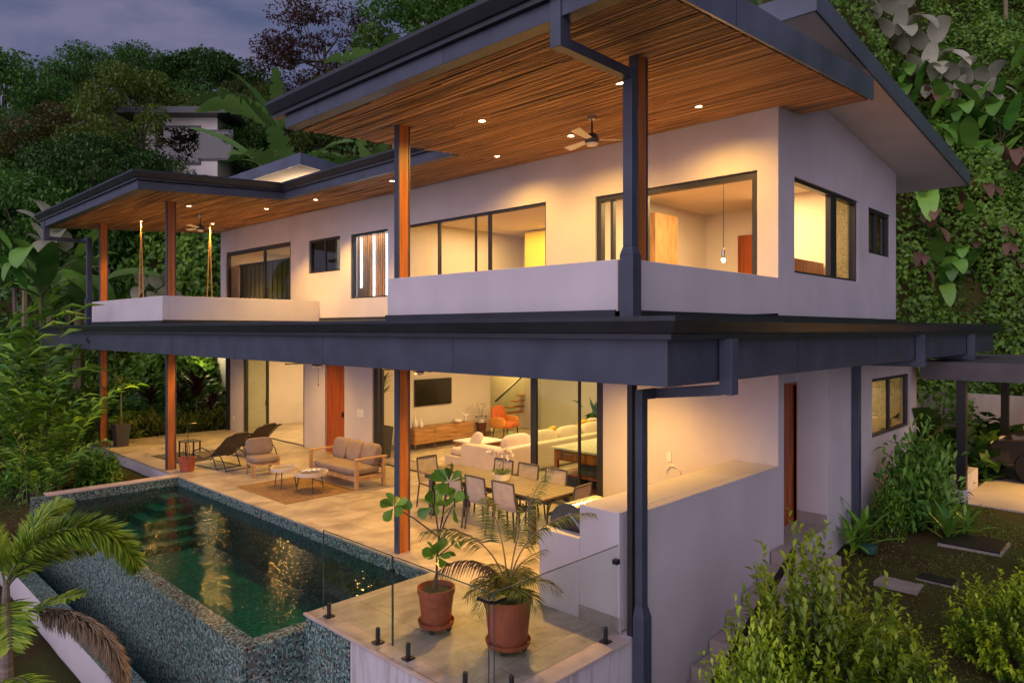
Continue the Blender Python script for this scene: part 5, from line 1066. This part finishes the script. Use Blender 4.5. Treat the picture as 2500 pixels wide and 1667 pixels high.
# ------------------------------------------------------------------ climbing vines and undergrowth (nobody could count these)
rs = np.random.RandomState(5)
def scatter(name, n, xr, yr, leaf, m, amp, cond, lab, cell=1.6):
    X = rs.uniform(*xr, n * 3); Y = rs.uniform(*yr, n * 3); k = cond(X, Y); X = X[k][:n]; Y = Y[k][:n]; e = .2
    Z = th(X, Y); gxx = (th(X + e, Y) - Z) / e; gyy = (th(X, Y + e) - Z) / e; N_ = nrm(np.stack([-gxx, -gyy, np.ones_like(Z)], -1))
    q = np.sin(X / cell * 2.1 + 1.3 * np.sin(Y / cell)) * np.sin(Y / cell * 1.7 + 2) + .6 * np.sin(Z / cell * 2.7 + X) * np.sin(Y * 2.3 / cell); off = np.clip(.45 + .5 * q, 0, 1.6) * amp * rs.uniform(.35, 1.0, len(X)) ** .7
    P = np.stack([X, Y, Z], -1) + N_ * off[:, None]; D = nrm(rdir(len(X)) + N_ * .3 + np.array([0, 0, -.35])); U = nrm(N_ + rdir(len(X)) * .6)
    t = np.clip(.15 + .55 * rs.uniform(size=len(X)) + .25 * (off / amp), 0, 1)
    o = leafcloud(name, P, D, U, leaf * rs.uniform(.6, 1.35, len(X)), leaf * .7, m, None, t); tag(o, lab, name.replace('_', ' '), kind='stuff'); return o
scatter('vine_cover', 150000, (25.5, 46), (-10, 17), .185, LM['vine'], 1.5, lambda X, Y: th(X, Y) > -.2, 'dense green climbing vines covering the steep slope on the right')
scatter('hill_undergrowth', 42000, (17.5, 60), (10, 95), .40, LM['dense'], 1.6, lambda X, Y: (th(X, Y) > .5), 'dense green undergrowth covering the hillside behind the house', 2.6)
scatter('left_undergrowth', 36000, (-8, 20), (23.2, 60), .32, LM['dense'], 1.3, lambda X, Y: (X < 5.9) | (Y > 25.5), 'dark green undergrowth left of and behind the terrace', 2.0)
scatter('slope_undergrowth', 9000, (-6, 2.2), (6, 23), .22, LM['ginger'], .7, lambda X, Y: X < 2.3, 'green undergrowth on the slope below the pool', 1.2)
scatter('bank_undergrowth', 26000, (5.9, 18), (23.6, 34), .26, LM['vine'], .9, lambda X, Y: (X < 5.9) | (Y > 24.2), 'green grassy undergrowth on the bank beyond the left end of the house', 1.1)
# lawns
def blades(name, n, xr, yr, h, cond, lab):
    X = rs.uniform(*xr, n); Y = rs.uniform(*yr, n); k = cond(X, Y); X, Y = X[k], Y[k]; d = nrm(rs.normal(size=(len(X), 3)) * np.array([1, 1, 0]) + np.array([0, 0, .9])); o = leafcloud(name, np.stack([X, Y, th(X, Y) - .01], -1), d, rdir(len(X)), h * rs.uniform(.6, 1.4, len(X)), .012, LM['grass'], None, None, droop=.2); tag(o, lab, 'grass', kind='stuff')
blades('lawn_grass', 60000, (7, 17.2), (-3, 4.2), .06, lambda X, Y: ((Y < 3.4) | (X > 10.6)) & (np.sin(X * 1.7 + 2 * np.sin(Y)) + .6 * np.sin(Y * 3.1 + X) > -.75), 'short green and brown lawn grass right of the house')
blades('terrace_grass', 14000, (2.5, 6.0), (16.7, 23), .06, lambda X, Y: X < 6.02, 'short grass beside the far end of the pool')
# ------------------------------------------------------------------ ginger, palms and shrubs left of the terrace
GI = [ginger_proto(51, 15, 3.2, .62, .15), ginger_proto(52, 14, 4.2, .72, .17), ginger_proto(53, 17, 2.4, .5, .125)]
for px, py, d, k, l in [(30, 640, 21, 1, 'tall ginger clump at the left edge beside the canopy corner'), (110, 690, 19.5, 1, 'ginger clump with arching stems over the canopy corner'), (30, 800, 17, 1, 'bright ginger clump at the left edge below the canopy'), (125, 860, 18, 1, 'ginger clump just left of the far timber post'), (60, 920, 15.5, 0, 'bright ginger clump nearest the pool at the left edge'), (170, 930, 20, 0, 'ginger clump behind the far timber post base'), (-30, 760, 18, 1, 'ginger clump cut by the left edge'), (15, 560, 25, 1, 'tall ginger clump high at the left edge'), (100, 1010, 15, 2, 'low ginger clump above the far pool end')]:
    x, y = at(px, d); z = thf(x, y); H = (3.0, 3.9, 2.3)[k]; put(GI[k], used, x, y, z, max(.7, min(1.9, (top_z(py, d) - z) / H)), l, 'ginger plant', 'ginger clumps left of the terrace')
rs = np.random.RandomState(61)
def dark_palm(seed, name='coconut_palm'):
    global rs
    rs = np.random.RandomState(seed); root = empty(name); LV = []; ra = []
    for k in range(15): p0 = rs.uniform(.2, 1.25); ra.append(frond(LV, (0, 0, 5), 2.4 * k, p0, p0 - rs.uniform(1.0, 1.8), rs.uniform(2.6, 3.4), 34, .75, .07, sag=.25))
    palm_parts(root, LV, ra, MB().tube([(0, 0, -1), (.1, 0, 2.5), (0, 0, 5.1)], [.16, .12, .11], 8), LM['darkpalm']); return root
CP = dark_palm(62)
for px, py, d, l in [(110, 395, 36, 'dark feathery palm behind the left roof corner'), (185, 380, 38, 'dark feathery palm left of the thin vent pipe'), (40, 420, 35, 'dark feathery palm at the left edge'), (235, 430, 40, 'dark feathery palm peeping over the left roof edge'), (420, 300, 52, 'small dark palm below the thin utility pole')]:
    x, y = at(px, d); z = thf(x, y); put(CP, used, x, y, z, max(.6, (top_z(py, d) - z) / 6.6), l, 'palm', 'dark palms on the slope')
# foxtail palm in the lower left corner
rs = np.random.RandomState(66); fp = empty('foxtail_palm', (1.62, 9.2, -2.2), 0, 'foxtail palm with bushy arching fronds and ringed trunk in the lower left corner', 'palm'); LV = []; ra = []
RT = math.atan2(-FWD[0], FWD[1])
ra.append(frond(LV, (0, 0, 2.75), RT + .15, 1.15, -1.25, 1.8, 130, .30, .028, True)); ra.append(frond(LV, (0, 0, 2.7), RT + .7, .9, -.5, .95, 60, .2, .022, True)); ra.append(frond(LV, (0, 0, 2.7), RT + 2.6, 1.1, -.6, 1.5, 90, .28, .028, True)); ra.append(frond(LV, (0, 0, 2.5), RT - .9, .5, -1.0, 1.0, 26, .32, .06)); ra.append(frond(LV, (0, 0, 2.3), RT + .2, .55, .1, .85, 14, .28, .085)); ra.append(frond(LV, (0, 0, 2.6), RT + 1.6, 1.2, -.2, 1.5, 90, .24, .02, True)); ra.append(frond(LV, (0, 0, 1.7), RT - .5, .4, -.9, .9, 30, .26, .04)); ra.append(frond(LV, (0, 0, 1.2), RT + .1, .3, -.6, .8, 26, .26, .045))
LM['fox'] = leafmat('leaf_foxtail', (.06, .15, .015), (.34, .48, .05), .4, 2, .25)
palm_parts(fp, LV, ra, MB().tube([(0, 0, -2), (.02, 0, 1), (0, 0, 2.2), (0, 0, 2.75)], [.075, .065, .06, .03], 10), LM['fox'], rr=.012, droop=.12)
LV = []; rd_ = frond(LV, (.12, -.02, 2.35), RT - .05, .2, -1.62, 1.7, 150, .2, .017, True); a = list(zip(*LV)); dfr = leafcloud('dry_frond', np.array(a[0]), np.array(a[1]), np.array(a[2]), np.array(a[3]), np.array(a[4]), LM['dry'], fp, np.array(a[5]), droop=.45); dfr['label'] = 'dry straw coloured frond hanging down'
# shrubs near the pool end, hedge, cordyline
SH = bush_proto(71, .75, .95, 70, 15, .26, LM['shrub'], 'shrub', .36, False)
for x, y, z, s, l in [(4.9, 18.0, -.3, .72, 'leafy shrub by the deck corner at the far pool end'), (3.6, 18.4, -.35, .72, 'dark leafy shrub left of the deck corner shrub'), (2.6, 20.5, -.5, 1.0, 'dark leafy shrub below the ginger clumps')]: put(SH, used, x, y, z, s, l, 'shrub', 'leafy shrubs at the far pool end')
HG = bush_proto(72, .3, .75, 26, 12, .21, LM['hedge'], 'hedge_plant', .2, True)
for i in range(16):
    x = 6.6 + i * .24; y = 23.35 + rg.uniform(-.12, .3) + (.12 if i % 2 else 0); put(HG, used, x, y, -.25, rg.uniform(.85, 1.25), 'one of the variegated hedge plants along the far deck edge', 'hedge plant', 'variegated hedge plants along the far deck edge')
def spike_proto(seed, m, name, n, L, w, h):
    global rs
    rs = np.random.RandomState(seed); root = empty(name); st = []; sm_ = MB(); sm_.tube([(0, 0, -.2), (0, 0, h)], .025, 6)
    for k in range(n): p0 = rs.uniform(.3, 1.45); pts, hw, sd = blade((0, 0, h - .35 + .4 * k / n), 2.4 * k, p0, p0 - rs.uniform(.2, 1.0), L * rs.uniform(.75, 1.1), w, 7); hw[0] = w * .4; st.append((pts, hw, sd, rs.uniform()))
    strip_mesh('foliage', st, LM[m], root); sm_.build('stem', GREENST, root); return root
CD = spike_proto(73, 'dark', 'cordyline', 26, .75, .045, 1.1)
for x, y, s, l in [(9.6, 24.2, 1.5, 'tall dark red cordyline against the left wall end'), (9.1, 24.4, 1.2, 'dark red cordyline left of the tall one'), (9.9, 23.7, 1.0, 'low dark red cordyline nearest the house corner'), (8.4, 25.0, 1.2, 'dark red cordyline above the middle of the hedge')]: put(CD, used, x, y, -.2, s, l, 'cordyline', 'dark cordylines behind the hedge')
# ------------------------------------------------------------------ right garden
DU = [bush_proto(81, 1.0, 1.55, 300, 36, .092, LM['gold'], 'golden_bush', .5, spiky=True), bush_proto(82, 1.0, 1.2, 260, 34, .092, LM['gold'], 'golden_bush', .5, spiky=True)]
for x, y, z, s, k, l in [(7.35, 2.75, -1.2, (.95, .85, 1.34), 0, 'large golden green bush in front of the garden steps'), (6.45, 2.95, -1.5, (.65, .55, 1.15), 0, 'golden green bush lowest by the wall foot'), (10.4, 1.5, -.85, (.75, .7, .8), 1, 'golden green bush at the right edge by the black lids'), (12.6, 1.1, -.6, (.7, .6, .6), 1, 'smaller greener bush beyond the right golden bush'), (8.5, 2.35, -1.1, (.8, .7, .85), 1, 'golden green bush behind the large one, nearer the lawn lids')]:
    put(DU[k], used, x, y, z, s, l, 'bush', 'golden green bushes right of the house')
WS = bush_proto(83, 1.0, 1.5, 130, 15, .25, LM['shrub'], 'wall_shrub', .42, False); WS2 = bush_proto(84, .8, 1.2, 110, 14, .16, LM['vine'], 'wall_shrub', .42, False)
for x, y, z, s, pr, l in [(14.5, 3.55, -.45, (.95, .6, 1.12), WS, 'big leafy shrub under the lower side window'), (15.6, 3.5, -.4, (.6, .5, .7), WS2, 'leafy shrub right of the big shrub near the carport post'), (13.6, 3.75, -.45, (.5, .4, .75), WS2, 'leafy shrub against the dark downpipe')]: put(pr, used, x, y, z, s, l, 'shrub', 'leafy shrubs along the side wall')
fp2 = empty('fan_palm', (17.6, 4.6, -.35), 0, 'yellow green pleated fan palm beside the house end', 'palm'); st = MB(); fm = MB()
for k, (az, el, h) in enumerate(((3.9, .9, 1.5), (4.6, .7, 1.2), (3.3, .8, 1.0), (4.2, .5, .7), (5.2, .9, 1.3), (2.7, .7, 1.1))):
    b = np.array([.35 * math.cos(az), .35 * math.sin(az), h]); st.tube([(0, 0, 0), tuple(b)], .012, 5); u = np.array([math.cos(az) * math.cos(el), math.sin(az) * math.cos(el), math.sin(el)]); s = np.array([-math.sin(az), math.cos(az), 0]); vs = [tuple(b)]; nn = np.cross(s, u)
    for j in range(25): a = -2.3 + 4.6 * j / 24; vs.append(tuple(b + (u * math.cos(a) + s * math.sin(a)) * .62 * (1 if j % 2 else .93) + nn * (.03 if j % 2 else -.03)))
    fm.add(vs, [(0, j, j + 1) for j in range(1, 25)])
fm.build('leaves', LM['palm'], fp2); st.build('stems', GREENST, fp2)
SP = spike_proto(85, 'ginger', 'strap_plant', 20, .7, .04, .35)
for x, y, z, s, l in [(12.75, 3.95, -.45, 1.0, 'thin strappy plant at the wall corner by the doorway'), (12.5, 4.05, -.5, .8, 'small strappy plant nearest the doorway step'), (13.9, 2.95, -.4, .9, 'strappy plant in front of the big leafy shrub'), (14.6, 2.8, -.4, .8, 'yellowish strappy plant right of the other strappy plant')]: put(SP, used, x, y, z, s, l, 'plant', 'strappy plants by the side wall')
MS = bush_proto(86, .6, .7, 40, 8, .38, LM['dense'], 'philodendron', .6, False)
for x, y, s, l in [(20.2, 4.1, 1.2, 'dark broad leaved philodendron behind the carport bed'), (21.6, 4.0, 1.1, 'dark broad leaved philodendron near the back carport post'), (19.0, 4.2, .9, 'broad leaved philodendron beside the low white wall'), (23.8, 3.9, 1.1, 'dark philodendron by the retaining wall')]: put(MS, used, x, y, -.35, s, l, 'plant', 'broad leaved plants in the carport bed')
# ------------------------------------------------------------------ plants in pots
def pot(mb, r, h, z0=0): return mb.lathe([(r * .72, z0), (r * .76, z0 + .01), (r * .95, z0 + h - .07), (r * 1.0, z0 + h - .065), (r * 1.03, z0 + h), (r * .95, z0 + h), (r * .9, z0 + h - .05), (.001, z0 + h - .05)], 32)
def tray(root, r):
    MB().lathe([(.001, .07), (r * .95, .07), (r * 1.02, .12), (r * .98, .12), (r * .93, .085), (.001, .085)], 32).build('saucer', M['terracotta'], root)
    for k in range(4): MB().cyl((r * .7 * math.cos(k * 1.57 + .5), r * .7 * math.sin(k * 1.57 + .5), .035), (r * .7 * math.cos(k * 1.57 + .5) + .02, r * .7 * math.sin(k * 1.57 + .5) + .01, .035), .034, n=10).build('caster', M['black'], root)
c1 = empty('potted_clusia', (4.93, 5.92, 0), 0, 'young round leaved clusia in a terracotta pot on a wheeled saucer', 'potted plant'); pot(MB(), .205, .40, .08).build('pot', M['terracotta'], c1); tray(c1, .2)
MB().lathe([(.001, .44), (.17, .435)], 20).build('soil', M['soil'], c1)
rs = np.random.RandomState(91); sk_ = MB(); LV = []
rt = np.array([FWD[1], -FWD[0], 0.]); bk = np.array([FWD[0], FWD[1], 0.])
def clus(p, n, l, spread=.9):
    for k in range(n): dd = nrm(rdir(1)[0] * spread + np.array([0, 0, .35])); LV.append((p + dd * .02, dd, rdir(1)[0] + np.array([0, 0, .6]), l * rs.uniform(.8, 1.15), l * .68, rs.uniform()))
tr = [np.array([0, 0, .42]), rt * .01 + np.array([0, 0, .8]), rt * .03 + np.array([0, 0, 1.02])]; sk_.tube(tr, [.016, .013, .011], 6)
for tip, n, l in ((rt * -.02 + [0, 0, 1.36], 9, .19), (rt * .14 + [0, 0, 1.62], 12, .19), (rt * -.47 + bk * .05 + [0, 0, 1.34], 10, .18), (rt * .19 + [0, 0, 1.38], 7, .20)):
    sk_.tube([tr[2], tr[2] * .45 + tip * .55 + np.array([0, 0, .02]), tip], [.010, .008, .006], 6); clus(tip, n, l)
clus(tr[1] + [0, 0, .02], 13, .175); b2 = rt * .22 + np.array([0, 0, .98]); sk_.tube([tr[1], b2], [.008, .005], 5); clus(b2, 3, .12)
for q in (.5, .75): clus(tr[2] * (1 - q) + (rt * .14 + np.array([0, 0, 1.62])) * q, 2, .15)
sk_.build('stem', BARK, c1)
def round_leaves(root, LV, m):
    mb = MB(); tn = []
    for p, d, u, l, w, t in LV:
        s = nrm(np.cross(d, u)); n_ = np.cross(s, d); vs = [tuple(p)]
        for a, b in ((.18, .22), (.42, .62), (.68, 1.0), (.88, .78), (1.0, 0), (.88, -.78), (.68, -1.0), (.42, -.62), (.18, -.22)): vs.append(tuple(p + d * l * a + s * w * .5 * b + n_ * (.12 * w * abs(b) - .10 * l * a * a)))
        vs.append(tuple(p + d * l * .6 - n_ * .05 * l)); mb.add(vs, [(10, i, i + 1) for i in range(0, 9)] + [(10, 9, 0)]); tn += [t] * 10
    o = mb.build('leaves', m, root, smooth=True); at_ = o.data.attributes.new('tint', 'FLOAT', 'FACE'); at_.data.foreach_set('value', np.array(tn, np.float32)); return o
round_leaves(c1, LV, LM['clusia'])
c2 = empty('potted_palm', (5.14, 5.02, 0), 0, 'areca palm with browning fronds in a large terracotta pot on a saucer', 'potted plant'); pot(MB(), .255, .50, .06).build('pot', M['terracotta'], c2); tray(c2, .235); MB().lathe([(.001, .53), (.22, .52)], 20).build('soil', M['soil'], c2)
rs = np.random.RandomState(92); LV = []; ra = []; RT2 = RT
for k in range(17): p0 = rs.uniform(.85, 1.45); ra.append(frond(LV, (rs.normal() * .02, rs.normal() * .02, .5), 2.4 * k, p0, p0 - rs.uniform(1.1, 2.0), rs.uniform(.48, .74), 26, .2, .011, sag=.2))
for az, p0, p1, L_ in ((RT + 3.05, 1.45, -.35, 1.35), (RT - .05, 1.5, -.05, 1.45), (RT + .4, 1.5, .9, 1.45), (RT + 2.0, 1.5, .4, 1.2)):
    LV2 = []; p = frond(LV2, (0, 0, .5), az, p0, p1, L_, 48, .26, .015, sag=.25); LV += [v for v in LV2 if v[0][2] > 1.05]; ra.append(p)
LM['areca'] = leafmat('leaf_areca', (.06, .11, .015), (.36, .32, .05), .4, 3, .25)
palm_parts(c2, LV, ra, None, LM['areca'], mat('cane', (.22, .15, .05), .5, .3, 5), droop=.25, rr=.009)
LV = []; p = frond(LV, (-.03, 0, .6), RT + math.pi + .1, 1.2, -1.45, 1.15, 34, .2, .016, sag=.5); a = list(zip(*LV)); q = leafcloud('dry_frond', np.array(a[0]), np.array(a[1]), np.array(a[2]), np.array(a[3]), np.array(a[4]), LM['rust'], c2, np.array(a[5]), droop=.4); q['label'] = 'dried purple brown frond'
c3 = empty('pot_with_cuttings', (6.42, 16.75, 0), 0, 'small terracotta pot with thin bare cuttings at the second timber post', 'potted plant'); pot(MB(), .19, .32).build('pot', M['terracotta'], c3); MB().lathe([(.001, .28), (.16, .275)], 16).build('soil', M['soil'], c3)
st = MB().tube([(0, 0, .27), (.03, 0, .7), (.02, .02, 1.1)], [.012, .009, .006], 5).tube([(.05, .02, .27), (.07, .02, .6)], .007, 5).tube([(-.07, .0, .27), (-.08, .02, .55)], .007, 5); st.build('stem', BARK, c3); round_leaves(c3, [(np.array([.02, .02, 1.1]), nrm(np.array([.5, -.5, .1])), np.array([0, 0, 1.]), .22, .07, .9)], LM['dry'])
DR = spike_proto(93, 'hedge', 'planter', 30, .42, .028, 1.25)
def planter(x, y, r0, r1, h, l, proto_s):
    o = copy_tree(DR); o.location = (x, y, 0); o.name = 'potted_dracaena'; tag(o, l, 'potted plant')
    for c in o.children: c.location = (0, 0, h - .1)
    MB().hexa([(-r0, -r0, 0), (r0, -r0, 0), (r0, r0, 0), (-r0, r0, 0)], [(-r1, -r1, h), (r1, -r1, h), (r1, r1, h), (-r1, r1, h)]).build('planter', mat('grey_planter', (.05, .05, .055), .6, .15, 4) if 'grey_planter' not in bpy.data.materials else bpy.data.materials['grey_planter'], o, bevel=.006)
    MB().box(-r1 + .02, -r1 + .02, h + .001, r1 - .02, r1 - .02, h + .004).build('soil', M['soil'], o)
planter(6.5, 21.7, .15, .2, .62, 'variegated dracaena in a tapered grey planter at the far timber post', 1); planter(10.62, 14.9, .14, .2, .8, 'green dracaena in a tall tapered grey planter before the slat panel', 1)
for c in list(DR.children): bpy.data.objects.remove(c)
bpy.data.objects.remove(DR)
def orchid(x, y, z, s, l, bowl=True):
    global rs
    rs = np.random.RandomState(int(x * 10)); o = empty('orchid', (x, y, z), 0, l, 'orchid'); o.scale = (s,) * 3
    MB().lathe([(.001, 0), (.13, .0), (.15, .10), (.14, .10), (.12, .06), (.001, .06)] if bowl else [(.001, 0), (.08, 0), (.10, .14), (.09, .14), (.001, .12)], 24).build('pot', M['white'], o, smooth=False)
    LV = [(np.array([0, 0, .08]), nrm(np.array([math.cos(a), math.sin(a), .5])), np.array([0, 0, 1.]), .2, .08, rs.uniform()) for a in np.arange(0, 6.2, .7)]; round_leaves(o, LV, LM['dense']); st = MB(); FV = []
    for k in range(3):
        a = 2.1 * k + .4; pts = [np.array([.02 * math.cos(a), .02 * math.sin(a), .08]), np.array([.05 * math.cos(a), .05 * math.sin(a), .3]), np.array([.11 * math.cos(a), .11 * math.sin(a), .48]), np.array([.24 * math.cos(a), .24 * math.sin(a), .46])]; st.tube([tuple(p) for p in pts], .004, 5)
        for j in range(16): q = rs.uniform(.35, 1); i = 1 + int(q * 1.99); p = pts[i] + (pts[min(i + 1, 3)] - pts[i]) * rs.uniform(); FV.append((p + rdir(1)[0] * .035, rdir(1)[0], rdir(1)[0], .055, .05, rs.uniform()))
    st.build('stem', BARK, o); round_leaves(o, FV, mat('petal', (.62, .56, .52), .6, .2, 20) if 'petal' not in bpy.data.materials else bpy.data.materials['petal'])
orchid(8.45, 8.4, .741, 1.0, 'white orchid in a low white bowl on the dining table'); orchid(14.5, 15.3, .502, 1.15, 'white orchid in a white pot on the wooden stool', False)
mo = put(MS, used, 15.8, 11.6, .0, (.9, .9, 1.35), 'monstera plant with big round leaves behind the corner sofa', 'plant'); 
q = ginger_proto(95, 3, 1.5, .3, .12, 'dense', 'rubber_plant', 6); q.location = (16.4, 10.6, .3); tag(q, 'slim tall house plant right of the monstera', 'plant'); pot(MB(), .16, .3, -.29).build('pot', M['terracotta'], q)
# ------------------------------------------------------------------ houses and pole on the hill
def hillhouse(px, py, d, l, w=7, nstor=2):
    x, y = at(px, d); z = top_z(py, d); g = thf(x, y); o = empty('hillside_house', (x, y, min(g, z - 6)), R(44) + math.pi, l, 'house'); H = z - min(g, z - 6)
    MB().box(-3, -w / 2, 0, 3, w / 2, H - 3.2).box(-3, -w / 2 - .6, H - 3.2, 3, w / 2, H - .3).build('wall', M['plaster_warm'], o)
    MB().box(-3.8, -w / 2 - 1.4, H - .3, 3.8, w / 2 + .8, H).build('roof', M['gutter'], o); MB().box(2.99, -w / 2 - .3, H - 3.5, 4.2, w / 2, H - 3.35).build('balcony_roof', M['gutter'], o)
    for y0, z0, hh, ww in ((-w / 2 + .2, H - 2.6, 1.9, 2.2), (0, H - 2.4, 1.5, 2.4)):
        f = MB().box(3.0, y0, z0, 3.06, y0 + ww, z0 + hh).build('window', M['frame'], o); MB().box(3.062, y0 + .1, z0 + .1, 3.07, y0 + ww - .1, z0 + hh - .1).build('pane', M['glass_dark'], f)
    f = MB().box(3.0, -1.2, H - 5.9, 3.06, 1.6, H - 3.9).build('window', M['frame'], o); MB().box(3.062, -1.1, H - 5.8, 3.07, 1.5, H - 4.0).build('lit_pane', emat('lit_window', (1, .66, .25), 1.1) if 'lit_window' not in bpy.data.materials else bpy.data.materials['lit_window'], f)
    return o
hillhouse(485, 297, 37, 'small hillside house with lit lower window above the left roof', 3.2); 
x, y = at(372, 82); hh = empty('distant_house', (x, y, top_z(262, 82) - 3), R(44) + math.pi, 'tiny pale house roof high among the trees', 'house'); MB().box(-3, -2.2, -4, 3, 2.2, 2.6).build('wall', M['plaster_warm'], hh); MB().box(-3.8, -3, 2.6, 3.8, 3, 2.9).build('roof', M['white'], hh); f = MB().box(3.0, -1.5, .6, 3.05, 1.5, 2.0).build('window', M['glass_dark'], hh)
x, y = at(371, 70); up = MB().cyl((0, 0, -8), (0, 0, 3.5), .12, .09, 8).build('utility_pole', M['white']); up.location = (x, y, top_z(250, 70) - 2); tag(up, 'thin pale utility pole among the hillside trees', 'pole')
